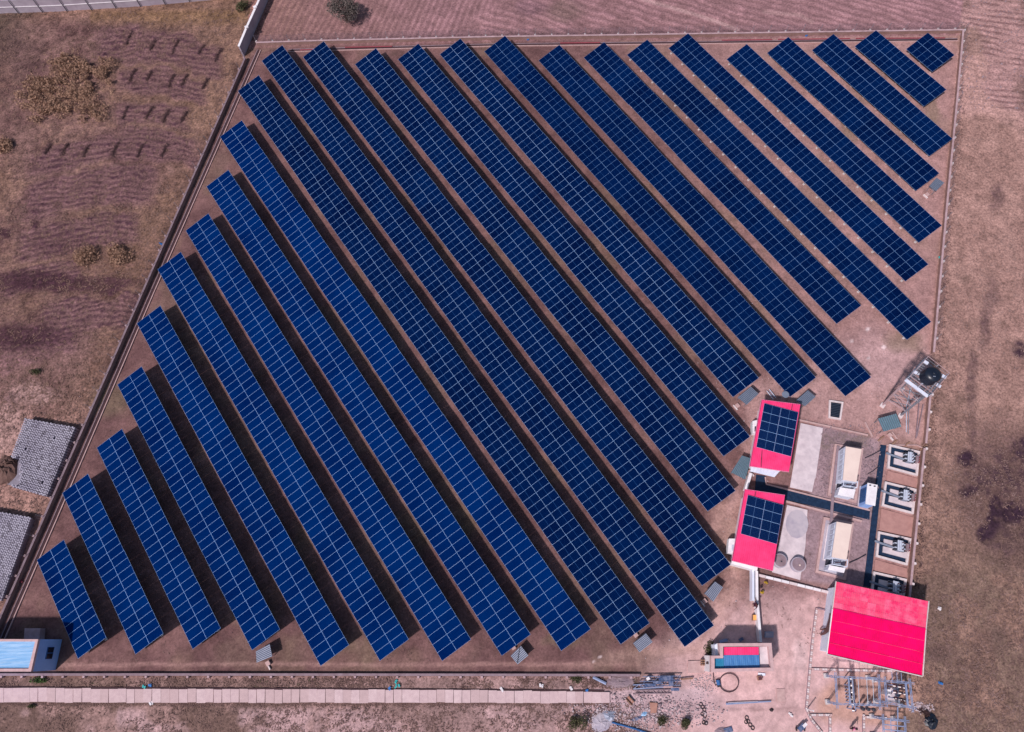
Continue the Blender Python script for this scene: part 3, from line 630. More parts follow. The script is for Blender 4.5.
# ------------------------------------------------------------------ slab walkway over the bottom drain
t = thing('slab_walkway', G(0, 697), None, None, None, 'structure')
rj = random.Random(5); x = -14.0; k = 0
SL = {m: None for m in ('slab', 'slab2', 'slab3')}
while x < 604:
    w_ = rj.choice((8.6, 8.7, 8.9, 8.4)); ytop = 688.2 + .004 * x + rj.uniform(-.4, .4) + (0 if x > 90 else -.3); ybot = ytop + 14.2 - (x * .003) + rj.uniform(-.3, .3)
    if x > 480: ytop += (x - 480) * .012
    zt = .16 + rj.uniform(-.02, .02)
    q = [G(x + .12, ytop, zt), G(x + w_ - .12 + (j_ := rj.uniform(-.6, .6)) * .3, ytop + rj.uniform(-.15, .15), zt), G(x + w_ - .12 + j_, ybot, zt), G(x + .12, ybot + rj.uniform(-.2, .2), zt)]
    mk('slab', MB().prism([(v.x, v.y) for v in q][::-1], 0.02, zt), rj.choice(('slab', 'slab', 'slab2', 'slab3')), t)
    x += w_; k += 1
mb = MB().path([G(-14, 687.6), G(300, 689.1), G(604, 691.2)], .25, -.05, .09)
mk('edge_channel', mb, 'pit', t)

# ------------------------------------------------------------------ corrugated sheets
def corrugated(q, nribs, amp, thick=.03, two=False):
    """q = TL,TR,BR,BL world points; ribs run TL->BL direction"""
    mb = MB(); nrm = (q[1] - q[0]).cross(q[3] - q[0]).normalized()
    if nrm.z < 0: nrm = -nrm
    prof = []
    for k in range(nribs):
        for u, h_ in ((0, 0), (.4, 0), (.5, 1), (.9, 1)): prof.append(((k + u) / nribs, h_))
    prof.append((1, 0)); n = len(prof)
    top = [bil(q, u, 0) + nrm * h_ * amp for u, h_ in prof]; bot = [bil(q, u, 1) + nrm * h_ * amp for u, h_ in prof]
    vs = top + bot + [v - nrm * thick for v in top] + [v - nrm * thick for v in bot]
    fs = []
    for i in range(n - 1):
        fs += [(i, i + 1, n + i + 1, n + i), (2 * n + i + 1, 2 * n + i, 3 * n + i, 3 * n + i + 1), (i, 2 * n + i, 2 * n + i + 1, i + 1), (n + i + 1, 3 * n + i + 1, 3 * n + i, n + i)]
    fs += [(0, n, 3 * n, 2 * n), (n - 1, 3 * n - 1, 4 * n - 1, 2 * n - 1)]
    mb.add(vs, fs)
    if two:
        for i in range(n - 1):
            if i % 4 in (0, 3): mb.m[4 * i] = 1
    return mb
def sheet_roof(q, nsheets, nribs, amp, matn, parent, name='roof_sheet', rows=1, alt=None):
    rr = random.Random(nsheets * 7 + rows)
    for r_ in range(rows):
        for k in range(nsheets):
            u0, u1 = k / nsheets, (k + 1) / nsheets; v0, v1 = r_ / rows, (r_ + 1) / rows
            dz = Vector((0, 0, (.012 if k % 2 else 0) - .022 * r_))
            s = [bil(q, u0, v0) + dz, bil(q, u1, v0) + dz, bil(q, u1, v1) + dz, bil(q, u0, v1) + dz]
            mk(name, corrugated(s, nribs, amp), alt if alt and rr.random() < .45 else matn, parent)
def inset(poly, d):
    """shrink quad-like polygon"""
    cx = sum(v.x for v in poly) / len(poly); cy = sum(v.y for v in poly) / len(poly); out = []
    n = len(poly)
    for i in range(n):
        a, b, c_ = poly[i - 1], poly[i], poly[(i + 1) % n]
        d1 = (flat(b) - flat(a)).normalized(); d2 = (flat(c_) - flat(b)).normalized()
        n1_, n2_ = Vector((-d1.y, d1.x, 0)), Vector((-d2.y, d2.x, 0))
        if n1_.dot(Vector((cx, cy, 0)) - flat(a)) < 0 and n == 4: n1_, n2_ = -n1_, -n2_
        bi = (n1_ + n2_); bi = bi / max(.3, (1 + n1_.dot(n2_)))
        out.append(b + bi * d)
    return out

# ---- big red shed
t = thing('red_roof_shed', flat(G(862, 640)), 'big shed with a pale pink upper slope and bright red lower slope', 'shed')
EH, RH = 3.4, 3.7
e1 = [G(836.3, 581.6, EH), G(928.3, 601.2, EH)]; rd = [G(832.8, 609, RH), G(925.4, 629.3, RH)]; e2 = [G(827.2, 653.9, EH), G(922.2, 675.9, EH)]
sheet_roof([rd[0], rd[1], e1[1], e1[0]], 11, 4, .035, 'redpale', t, rows=4, alt='redpale2')
sheet_roof([rd[0] + Vector((0, 0, .03)), rd[1] + Vector((0, 0, .03)), e2[1], e2[0]], 11, 4, .04, 'red', t, rows=4)
for v_ in (.25, .5, .75): mk('lap_flashing', MB().beam(lerp(rd[0], e2[0], v_) + Vector((0, 0, .045)), lerp(rd[1], e2[1], v_) + Vector((0, 0, .045)), .02, .03), 'redpale', t)
mk('ridge_cap', MB().beam(rd[0] + Vector((0, 0, .06)), rd[1] + Vector((0, 0, .06)), .22, .05), 'red', t)
for a_, b_ in ((e2[0], e2[1]), (rd[0], e2[0]), (e1[0], rd[0]), (rd[1], e2[1]), (e1[1], rd[1])):
    o_ = (flat((a_ + b_) / 2) - flat(G(875, 628, 4))).normalized() * .05
    mk('edge_trim', MB().beam(a_ + o_, b_ + o_, .09, .14), 'whitekerb' if a_ is not rd[0] else 'white', t)
wp = inset([e1[0], e1[1], e2[1], e2[0]], .42)
wq = [flat(v) for v in wp]
mbw = MB().prism([(v.x, v.y) for v in wq], -.1, 3.2)
mk('wall', mbw, 'whiteblue', t)
ga = (wq[0] + wq[3]) / 2 
dl = (wq[3] - wq[0]).normalized(); nl = Vector((-1, -.1, 0)).normalized()
# brown strip draped by the left wall
mb = MB(); a_ = G(827.5, 613, .05); 
pts = [(829.6, 613, 3.1), (829, 618, 2.8), (827.6, 623, 2.4), (826, 628, 1.7), (823.5, 632.2, 1.0), (820.2, 634.3, .2)]
pts2 = [(831.4, 613, 3.3), (830.6, 620, 3.2), (830.2, 627, 3.1), (828.6, 632, 2.4), (825, 634.5, 1.1), (821, 635.6, .1)]
A_ = [G(*p_) for p_ in pts]; B_ = [G(*p_) for p_ in pts2]
for i in range(5): mb.add([A_[i], A_[i + 1], B_[i + 1], B_[i], A_[i] - Vector((0, 0, .06)), A_[i + 1] - Vector((0, 0, .06)), B_[i + 1] - Vector((0, 0, .06)), B_[i] - Vector((0, 0, .06))], [(0, 1, 2, 3), (7, 6, 5, 4), (0, 4, 5, 1), (3, 2, 6, 7)])
mb.tube(G(826, 629, 1.2), G(820, 629.5, .15), .14, 6, .05)
solo('drape', mb, 'browndrape', 'brown strip hanging off the left wall of the big red-roofed shed', 'drape')

# ---- two smaller red sheds with rooftop panels
def red_shed(roofpx, h, pvpx, rows, label, pvlabel, wallpx_bottom, slope=.35):
    q = [G(x_, y_, h) for x_, y_ in roofpx]
    q[0].z += 0; t = thing('red_roof_shed', flat(sum(q, Vector()) / 4), label, 'shed')
    sheet_roof([q[0], q[1], q[2], q[3]], 5, 4, .03, 'redsmall', t)
    w = inset(q, .45)
    mk('wall', MB().prism([(v.x, v.y) for v in w], -.1, h - .04), 'white', t)
    for i in (0, 2, 3):
        a_, b_ = q[i], q[(i + 1) % 4]; mk('edge_trim', MB().beam(a_ - Vector((0, 0, .06)), b_ - Vector((0, 0, .06)), .1, .12), 'pinktrim', t)
    p_ = [G(x_, y_, h + .22) for x_, y_ in pvpx]
    tt = thing('rooftop_solar_array', p_[3].copy(), pvlabel, 'solar panels')
    for r_ in range(rows):
        for c_ in range(2):
            ym = ((p_[1] - p_[0]) + (p_[2] - p_[3])) / 2; xm = ((p_[0] - p_[3]) + (p_[1] - p_[2])) / 2
            xx = xm.normalized(); yy = (ym - xx * ym.dot(xx)); WL = yy.length / 2; yy.normalize(); zz = xx.cross(yy); PL = xm.length / rows
            o0 = sum(p_, Vector()) / 4 - xx * xm.length / 2 - yy * WL
            org = o0 + xx * PL * r_ + yy * WL * c_
            if zz.z < 0: org = org + yy * WL; yy = -yy; zz = xx.cross(yy)
            sh = xx * (-(ym.dot(xx)) / 2 * (.5 - c_)) if False else Vector((0, 0, 0))
            put('solar_module', MODC, tt, org + sh - p_[3], Matrix((xx, yy, zz)).transposed(), (PL * .985, WL * .99, 1))
    for v_ in (.06, .5, .94):
        mk('mounting_rail', MB().beam(bil(p_, .02, v_) - Vector((0, 0, .08)), bil(p_, .98, v_) - Vector((0, 0, .08)), .06, .07), 'steel', tt)
    for u_ in (.05, .5, .95):
        for v_ in (.06, .5, .94):
            a = bil(p_, u_, v_); mk('mounting_foot', MB().beam(a - Vector((0, 0, .12)), a - Vector((0, 0, .235)), .07), 'steel', tt)
    return t, w, q
s1_, w1_, q1_ = red_shed([(761.7, 399.8), (800.4, 404.6), (789, 471.7), (749.8, 465.9)], 2.9, [(763.5, 405.2), (799.0, 410), (791, 454.8), (756, 448.6)], 5,
    'red sheet roof shed, upper of the two with rooftop panels', 'ten rooftop panels on the upper red shed', None)
s2_, w2_, q2_ = red_shed([(744.9, 489.4), (785, 495.3), (772.9, 570.5), (732, 560.5)], 2.9, [(746.8, 497), (784.2, 502.8), (776.8, 541.9), (740.6, 535.8)], 4,
    'red sheet roof shed, lower of the two, larger bare strip below its panels', 'eight rooftop panels on the lower red shed', None)
def seam(parent, a_, b_, z_): mk('seam', MB().tube(G(*a_, z_), G(*b_, z_), .035, 5), 'dark', parent)
seam(s1_, (792.3, 404.5), (791.5, 410), 3.0); seam(s1_, (762, 450.5), (761, 467), 3.0)
seam(s2_, (755.8, 491.5), (754.5, 497.5), 3.0)
for a_ in (((752.6, 421), (757, 420), (756.6, 433), (752.6, 433.4)), ((729, 538.6), (735, 538.6), (734, 553.6), (727.6, 553))):
    up = a_[0][1] < 500
    mb = MB().prism([(v.x, v.y) for v in quad_pts(a_, 1.4)], .5, 1.4)
    o = solo('wall_cabinet', mb, 'white', 'white cabinet against the left wall of the %s red shed' % ('upper' if up else 'lower'), 'cabinet')
    mk('cabinet_door', MB().prism([(v.x, v.y) for v in quad_pts([(lerp(a_[0][0], a_[1][0], u), lerp(a_[0][1], a_[3][1], v)) for u, v in ((.45, .45), (.95, .4), (.95, .8), (.45, .85))], 1.41)], 1.401, 1.43), 'dark' if up else 'lightgrey', o)
# white awning below the upper shed
q = quad_pts([(751, 466.8), (780.2, 470.6), (774.5, 477.2), (750.2, 471.4)], 2.3)
solo('awning', corrugated([q[0], q[1], q[2], q[3]], 8, .02), 'whiteblue', 'white sloping awning below the upper red shed', 'awning')
mb = MB().path([G(751, 473, .8), G(746, 489.5, .8)], .35, -.05, .8)
solo('low_white_wall', mb, 'white', 'short white wall joining the upper and lower red sheds', 'wall')
# white T-shaped wall below the lower shed
P = polyline_world([(731.5, 562), (757.5, 568.8)], 1.3)
t = thing('white_wall', flat(P[1]), 'white T-shaped wall running down from the lower red shed', 'wall')
mk('wall_segment', MB().path(P, .42, -.1, 1.3), 'white', t)
mk('wall_segment', MB().path(polyline_world([(756.8, 571), (757.2, 600), (757.9, 607), (760.9, 642)], .95), .28, -.1, .95), 'white', t)
mk('wall_segment', MB().path(polyline_world([(753.3, 569.5), (753.3, 600.5)], 1.0), .24, -.1, 1.0), 'whiteblue', t)
WB = .35
for k in range(9):
    a = G(*lerp(Vector((758, 574.8)), Vector((829, 592.3)), k / 9 + .004), WB); b_ = G(*lerp(Vector((758, 574.8)), Vector((829, 592.3)), (k + 1) / 9 - .004), WB)
    mk('wall_block', MB().path([a, b_], .27, -.05, WB - .02 * (k % 2)), 'white' if k % 4 else 'whitekerb', t)

# ---- small red/blue roofed building, lower right
HB = 3.35
out = [(719.3, 643.3), (771.5, 643.0), (774.0, 670.8), (711.2, 672.2), (711.2, 655.8), (720.2, 655.6)]
O_ = quad_pts(out, HB); t = thing('flat_roof_building', flat(sum(O_, Vector()) / 6), 'small building with pink parapet around red and blue roof sheets', 'building')
inn = [(723.2, 646.6), (768.6, 646.4), (770.8, 667.6), (714.6, 668.8), (714.6, 658.4), (723.2, 658.2)]
I_ = quad_pts(inn, HB)
mk('wall', MB().prism([(v.x, v.y) for v in O_], -.1, HB - .75), 'white', t)
mb = MB()
for k in range(6):
    a, b_, c_, d_ = O_[k], O_[(k + 1) % 6], I_[(k + 1) % 6], I_[k]; mb.prism([(v.x, v.y) for v in (a, b_, c_, d_)], HB - .749, HB)
mk('parapet', mb, ['pinkplaster'], t)
def rs(pts, z_, m_, nsh, rib, nm): q = quad_pts(pts, z_); sheet_roof(q, nsh, rib, .03, m_, t, nm)
rs([(723.4, 647.2), (758.6, 647.0), (758.8, 654.8), (723.4, 655.0)], HB - .42, 'redsmall', 5, 3, 'red_roof_sheet')
rs([(723.4, 655.2), (759.2, 654.9), (759.8, 668.6), (723.8, 669)], HB - .48, 'blue_sheet', 6, 3, 'blue_roof_sheet')
rs([(714.8, 658.6), (723.6, 658.4), (723.8, 669), (714.8, 669.2)], HB - .44, 'teal_sheet', 2, 3, 'blue_roof_sheet')
mk('roof_deck', MB().prism([(v.x, v.y) for v in quad_pts([(759.6, 646.7), (768.4, 646.5), (770.5, 667.3), (760.2, 668)], HB - .6)], HB - .72, HB - .6), 'concrete', t)
a = G(705.6, 659, 2.2); wA = G(711.2, 659.0, HB); wB = G(711.2, 666, HB)
mk('window', MB().beam(flat(wA, 1.75) + Vector((-.04, -.3, 0)), flat(wB, 1.75) + Vector((-.04, .15, 0)), .09, .9), 'glassdark', t)
mk('chimney_panel', MB().prism([(v.x, v.y) for v in quad_pts([(714.6, 644.6), (719.2, 643.6), (720.2, 655), (715.2, 655.5)], 2.2)], -.1, 2.2), 'whiteblue', t)
mb = MB().prism([(v.x, v.y) for v in quad_pts([(688, 661), (704, 660.4), (704.5, 673), (688, 673)], .12)], -.05, .12)
solo('porch_slab', mb, 'kerb', 'pale pink porch slab left of the small red and blue building', 'slab')
mb = MB()
for i in range(2):
    for j in range(3): mb.box(G(701.4 + i * 2.4, 660.2 + j * 2.3, .3), .14, .14, .121, .55)
solo('block_stack', mb, 'wood', 'six small brown blocks set out on the porch slab', 'blocks')

# ---- blue building, lower left
HL = 4.2
O_ = quad_pts([(38.2, 639.2), (31.0, 671.6), (-40, 671.6), (-40, 639.0)], HL)
t = thing('blue_building', flat(sum(O_, Vector()) / 4), 'blue walled building with pale blue sheet roof at the lower left', 'building')
mk('wall', MB().prism([(v.x, v.y) for v in O_], -.1, HL - .35), 'blue_paint', t)
I_ = quad_pts([(35.0, 641.6), (28.4, 668.6), (-40, 668.8), (-40, 641.2)], HL); mb = MB()
for k in range(4): mb.prism([(v.x, v.y) for v in (O_[k], O_[(k + 1) % 4], I_[(k + 1) % 4], I_[k])], HL - .349, HL)
mk('parapet', mb, 'pinkplaster', t)
sheet_roof([I_[0] - Vector((0, 0, .2)), I_[1] - Vector((0, 0, .2)), I_[2] - Vector((0, 0, .2)), I_[3] - Vector((0, 0, .2))], 4, 5, .03, 'cyan_sheet', t)
wa, wb_ = flat(O_[0]), flat(O_[1]); dw = (wb_ - wa).normalized(); nw = Vector((-dw.y, dw.x, 0)); nw = nw if nw.x > 0 else -nw
wc = lerp(wa, wb_, .44)
fr = mk('window', MB().beam(wc - dw * .62 + Vector((0, 0, 1.72)) + nw * .03, wc + dw * .62 + Vector((0, 0, 1.72)) + nw * .03, .08, 1.15), 'blue_deep', t)
for sgn in (-1, 1):
    mk('pane', MB().beam(wc + dw * (.32 * sgn - .26) + Vector((0, 0, 1.72)) + nw * .08, wc + dw * (.32 * sgn + .26) + Vector((0, 0, 1.72)) + nw * .08, .03, .98), 'glassdark', fr)
mb = MB().prism([(v.x, v.y) for v in quad_pts([(24.6, 628.2), (40.3, 628.2), (39.0, 641), (23.8, 641)], .9)], -.1, .9)
solo('grey_block', mb, 'coping', 'grey concrete tank top behind the blue building', 'tank')

# ------------------------------------------------------------------ inverter containers
def inverter(kerb, roof, bay, endb, h, label):
    t = thing('inverter_container', flat(G(*roof[3])), label, 'container')
    K = quad_pts(kerb, .22); mb = MB(); Kin = inset(K, .28)
    for k in range(4): mb.prism([(v.x, v.y) for v in (K[k], K[(k + 1) % 4], Kin[(k + 1) % 4], Kin[k])], -.05, .22)
    mk('kerb', mb, 'kerb', t); mk('apron', MB().prism([(v.x, v.y) for v in Kin], -.05, .06), 'concrete_grey', t)
    q = quad_pts(roof, h); mk('body', MB().prism([(v.x, v.y) for v in q], .15, h - .06), 'whiteblue', t)
    mk('roof', MB().prism([(v.x, v.y) for v in q], h - .059, h + .02), 'cream', t)
    # louvres on the left wall
    a, b_ = flat(q[0]), flat(q[3]); d = (b_ - a); n_ = Vector((-d.y, d.x, 0)).normalized(); n_ = n_ if n_.x < 0 else -n_
    for k in range(6):
        p0 = a + d * (.06 + k * .155); p1 = a + d * (.06 + k * .155 + .11)
        lv = mk('louvre', MB().beam(p0 + n_ * .03 + Vector((0, 0, 1.6)), p1 + n_ * .03 + Vector((0, 0, 1.6)), .05, 1.0), 'lightgrey', t)
    mk('plinth', MB().prism([(v.x, v.y) for v in inset(q, -.12)], .061, .149), 'concrete', t)
    # transformer bay (open): frame posts, transformer inside
    bq = quad_pts(bay, h - .5); mk('bay_floor', MB().prism([(v.x, v.y) for v in bq], .3, .6), 'dark', t)
    for v in bq: mk('bay_post', MB().beam(flat(v, .6), flat(v, h - .1), .08), 'whiteblue', t)
    for i_ in range(4): mk('bay_rail', MB().beam(flat(bq[i_], h - .1), flat(bq[(i_ + 1) % 4], h - .1), .07), 'whiteblue', t)
    cc = flat(sum(bq, Vector()) / 4)
    tr = mk('transformer', MB().box(cc, .75, .6, .6, 1.7, -.2), 'grey', t)
    for k in range(3): mk('bushing', MB().tube(cc + Vector((-.22 + .22 * k, 0, 1.7)), cc + Vector((-.22 + .22 * k, 0, 2.05)), .05, 6), 'porcelain', tr)
    eq = quad_pts(endb, h - .9); mk('end_cabinet', MB().prism([(v.x, v.y) for v in eq], .15, h - .9), 'whiteblue', t)
    mk('cabinet_roof', MB().prism([(v.x, v.y) for v in inset(eq, -.05)], h - .899, h - .85), 'white', t)
    return t
inverter([(834.8, 443.6), (863.6, 448), (856.4, 502.8), (827.9, 495.2)], [(845.8, 446.4), (861.6, 449.2), (856.4, 481.9), (842.9, 479.9)],
         [(842.6, 480.4), (856.3, 482.4), (855.4, 488.2), (842.0, 486.4)], [(840.2, 487.8), (855.0, 490.0), (852.8, 497.6), (838.0, 494.6)], 2.5,
         'long cream-roofed container inside a kerb, upper of the two')
inverter([(823.8, 516.8), (854.0, 522.6), (846.0, 580.2), (815.6, 572.2)], [(836.7, 521.7), (852.0, 524.5), (846.4, 559.8), (831.7, 557.0)],
         [(831.5, 557.5), (846.2, 560.3), (845.4, 567.2), (830.6, 564.6)], [(829.6, 565.6), (844.8, 568.6), (843.4, 572.4), (828.4, 569.4)], 2.5,
         'long cream-roofed container inside a kerb, lower of the two')
P = [G(838.2, 446, .3), G(834.5, 478, .3), (G(832.5, 500, .3)), G(831, 522, .3), G(834, 530, .3)]
t = thing('cable_tray', flat(P[0]), 'lilac-grey cable tray running past the containers and across the channel', 'cable tray')
for a_, b_ in zip(P[:-1], P[1:]): mk('tray_length', MB().beam(a_, b_, .32, .1), 'coping_dark', t)
for p_ in P: mk('tray_stand', MB().beam(flat(p_, -.05), flat(p_, .25), .1), 'steel', t)
# blue kiosk with white roof
HK = 2.1; q = quad_pts([(867.8, 483.0), (877.4, 485.1), (875.0, 505.6), (865.8, 503.7)], HK)
t = thing('kiosk', flat(sum(q, Vector()) / 4), 'narrow blue kiosk with a white top beside the transformer channel', 'kiosk')
mk('body', MB().prism([(v.x, v.y) for v in inset(q, .04)], .1, HK - .08), 'blue_paint', t); mk('roof', MB().prism([(v.x, v.y) for v in inset(q, -.03)], HK - .079, HK), 'white', t)
mk('base', MB().prism([(v.x, v.y) for v in inset(q, -.1)], -.05, .099), 'concrete_grey', t)
for u_ in (.25, .72): mk('lifting_lug', MB().box(bil(q, u_, .09), .2, .12, HK + .001, HK + .08), 'dark', t)
for u_ in (.2, .55): a_ = lerp(q[0], q[3], u_); b_ = lerp(q[0], q[3], u_ + .3); mk('door', MB().beam(flat(a_, 1.1) + Vector((-.03, 0, 0)), flat(b_, 1.1) + Vector((-.03, 0, 0)), .05, 1.6), 'blue_deep', t)

# ------------------------------------------------------------------ navy channels, concrete aprons, kerbs (setting)
def flatpiece(name, pxs, z0, z1, m_, kind='structure', label=None):
    o = mk(name, MB().prism([(v.x, v.y) for v in quad_pts(pxs, z1)], z0, z1), m_, None, origin=G(*pxs[0])); o['kind'] = kind; return o
flatpiece('gravel_channel', [(756.2, 474.6), (765.8, 476), (765.8, 483.9), (870, 511), (869.4, 519.6), (785.7, 499.5), (785, 495), (755, 489.8)], -.1, .06, 'navygravel')
flatpiece('gravel_channel', [(880.6, 444.7), (886.4, 445.4), (878.6, 510), (870.3, 587.4), (863.6, 586), (871.4, 520), (875.4, 485)], -.1, .064, 'navygravel')
flatpiece('concrete_apron', [(800.8, 423), (823, 428), (815.6, 478), (814.8, 479), (812, 492), (790, 487.2)], -.1, .08, 'concrete')
flatpiece('concrete_apron', [(787.2, 505), (807.6, 509.8), (805.4, 546), (800.2, 580), (772, 572), (780, 540)], -.1, .08, 'concrete')
for a_, r_ in (((796.5, 531), 0),): pass
e_ = [(797 + 11.5 * math.cos(k * .524) , 524 + 14.5 * math.sin(k * .524)) for k in range(12)]
flatpiece('damp_patch', e_, .02, .085, 'concrete_grey')
def kerbline(pxs, z1, w, m_, label, name='kerb_line'):
    o = mk(name, MB().path(polyline_world(pxs, z1), w, -.05, z1), m_, None, origin=G(*pxs[0])); o['kind'] = 'structure'; return o
kerbline([(798.5, 419.6), (830, 426.5), (868, 435)], .15, .2, 'kerb', '')
kerbline([(865.2, 422), (872.6, 436.5)], .15, .2, 'kerb', '')
kerbline([(786, 501.2), (862, 521)], .18, .22, 'kerb', '')
kerbline([(765.5, 477), (766.3, 484), (870, 510.2)], .16, .18, 'kerb', '')
kerbline([(892, 431.5), (897.5, 439)], .14, .14, 'kerb', '')
kerbline([(886.5, 445), (917, 520 - 75), (924, 448.5)], .15, .14, 'kerb', '')
kerbline([(923.4, 404), (917.2, 436)], .14, .1, 'coping_dark', ''); kerbline([(919.5, 400), (916.3, 438)], .16, .1, 'coping_dark', '')

# round tank lids
for (x_, y_, r_, hh, lb) in ((780.3, 560.6, .80, .7, 'round grey tank lid partly under the lower red shed eave'), (798.6, 564.4, .84, .7, 'round grey tank lid with a pale spot, clear of the roof')):
    c_ = G(x_, y_, hh); t = thing('tank_lid', flat(c_), lb, 'tank lid', 'round tank lids')
    mk('ring', MB().lathe(c_, [(r_, -.05), (r_, hh), (r_ * .9, hh + .02)], 24), 'concrete_grey', t)
    mk('cover', MB().lathe(c_, [(r_ * .86, hh + .021), (r_ * .86, hh + .05)], 24), 'coping_dark', t)
    mk('handle', MB().box(c_ + Vector((.1, -.1, 0)), .16, .16, hh + .051, hh + .09), 'cream' if x_ > 790 else 'dark', t)

# framed pit
q = quad_pts([(829.4, 399.8), (843.6, 401.9), (841, 419.8), (828.7, 417.6)], .25); t = thing('framed_pit', flat(q[0]), 'small rectangular pit with pale frame and dark grille on bare soil', 'pit')
qi = inset(q, .2); mb = MB()
for k in range(4): mb.prism([(v.x, v.y) for v in (q[k], q[(k + 1) % 4], qi[(k + 1) % 4], qi[k])], -.05, .25)
mk('frame', mb, 'whitekerb', t); mk('grille_base', MB().prism([(v.x, v.y) for v in qi], -.05, .08), 'black', t)
for k in range(1, 9): mk('grille_bar', MB().beam(lerp(qi[0], qi[3], k / 9) - Vector((0, 0, .08)), lerp(qi[1], qi[2], k / 9) - Vector((0, 0, .08)), .025), 'sheet_valley', t)

# ------------------------------------------------------------------ transformer pads
PADS = [[(889.5, 444), (920.3, 451.2), (917.9, 475.9), (887.5, 467.6)], [(885.2, 481.3), (916.7, 489), (913.7, 514.1), (881.8, 505.5)],
        [(878.4, 531.2), (911.5, 538.4), (907.8, 565.4), (875.9, 556.5)], [(873.6, 571.3), (907.1, 579), (903.4, 606.5), (870.6, 597.4)]]
FILL = [[(887.5, 470.5), (917.6, 478.5), (916.4, 487.4), (886.6, 480)], [(881.4, 508.5), (913.2, 517.2), (911.2, 537), (879.4, 530)], [(875.4, 559.5), (907.2, 568.4), (906.8, 577.8), (874.4, 570.5)]]
NAMES = ['uppermost', 'second', 'third', 'lowest']
for k, f_ in enumerate(FILL): flatpiece('sandy_fill', f_, -.05, .07, 'sand')
flatpiece('concrete_apron', [(776.5, 688.8), (784.6, 688.8), (785.2, 701.4), (777, 701.6)], -.05, .05, 'kerb')
for i, pq in enumerate(PADS):
    q = quad_pts(pq, .3)
    t = thing('transformer_pit', flat(q[0]), '%s white-rimmed pit of dark gravel holding a transformer%s' % (NAMES[i], ', half under the big red roof' if i == 3 else ''), 'pit', 'transformer pits')
    qi = inset(q, .24); mb = MB()
    for k in range(4): mb.prism([(v.x, v.y) for v in (q[k], q[(k + 1) % 4], qi[(k + 1) % 4], qi[k])], -.05, .3)
    mk('rim', mb, 'whitekerb', t); mk('gravel_bed', MB().prism([(v.x, v.y) for v in qi], -.05, .07), 'navygravel', t)
    def sub(u0, v0, u1, v1, z_=.3): return [(v.x, v.y) for v in (bil(q, u0, v0), bil(q, u1, v0), bil(q, u1, v1), bil(q, u0, v1))]
    mk('plinth', MB().prism(sub(.20, .24, .46, .44), -.05, .26), 'concrete', t); mk('plinth', MB().prism(sub(.20, .53, .94, .76), -.05, .26), 'concrete', t)
    mk('plinth', MB().prism(sub(.47, .2, .76, .529), -.05, .255), 'concrete_grey', t)
    # transformer
    cc = flat(bil(q, .62, .42)); ang = math.atan2((q[1] - q[0]).y, (q[1] - q[0]).x)
    tt = thing('transformer', flat(cc, .26), '%s grey finned transformer by the right wall, on its plinth' % NAMES[i], 'transformer', 'transformers along the right wall')
    ca, sa = math.cos(ang), math.sin(ang)
    def tp(x_, y_, z_): return Vector((cc.x + ca * x_ - sa * y_, cc.y + sa * x_ + ca * y_, z_))
    mk('tank', MB().box(cc, .62, 1.15, .262, 1.05, ang), 'grey', tt)
    mk('lid', MB().box(cc, .68, 1.22, 1.051, 1.1, ang), 'lightgrey', tt)
    for k in range(5):
        for sd_ in (-1, 1): mk('radiator_fin', MB().box(tp(sd_ * .47, -.5 + k * .25, 0), .26, .1, .35, .95, ang), 'lightgrey' if k % 2 else 'dark', tt)
    mk('conservator', MB().tube(tp(-.12, -.55, 1.25), tp(-.12, .55, 1.25), .12, 10), 'lightgrey', tt)
    for k in range(3):
        bsh = mk('bushing', MB().tube(tp(.2, -.4 + .4 * k, 1.1), tp(.2, -.4 + .4 * k, 1.45), .07, 8, .03), 'porcelain', tt)
    mk('cable_box', MB().box(tp(.92, .1, 0), .3, .8, .262, .75, ang), 'coping_dark', tt)
    for k in range(3): mk('cable_end', MB().tube(tp(1.25, -.25 + .3 * k, .3), tp(1.05, -.25 + .3 * k, 1.05), .06, 6), 'redpipe', tt)
    mk('cable_tray', MB().beam(bil(q, -.09, .42) + Vector((0, 0, .08)), bil(q, .5, .5) + Vector((0, 0, .08)), .22, .12), 'grey', tt)

# cables lying between the channel and the yard
def cable(pxs, r_, m_, label, cat='cable', z_=.12, name='cable'):
    mb = MB(); P = polyline_world(pxs, z_)
    for a_, b_ in zip(P[:-1], P[1:]): mb.tube(a_, b_, r_, 6)
    return solo(name, mb, m_, label, cat, loc=P[0])
cable([(849, 563), (858, 559), (866, 554.5)], .05, 'dark', 'thin dark cable from the lower container to the channel')
cable([(865, 458), (872, 455), (880, 450.5)], .05, 'dark', 'thin dark cable crossing bare ground right of the upper container')
cable([(868, 474), (873, 471), (879, 466)], .04, 'dark', 'short dark cable above the blue kiosk')
for k, (a_, b_) in enumerate((((878, 441), (884, 436)), ((892, 444.5), (897, 440)), ((905, 446), (909.6, 442)), ((920, 450), (927, 445)))):
    o = MB().beam(G(*a_, .12), G(*b_, .12), .16, .14)
    solo('dark_beam', o, 'wood', ['dark beam lying left of the uppermost transformer pit', 'dark beam at the upper left corner of the uppermost transformer pit', 'dark beam over the middle of the uppermost pit rim', 'dark beam at the wall corner by the uppermost pit'][k], 'beam')

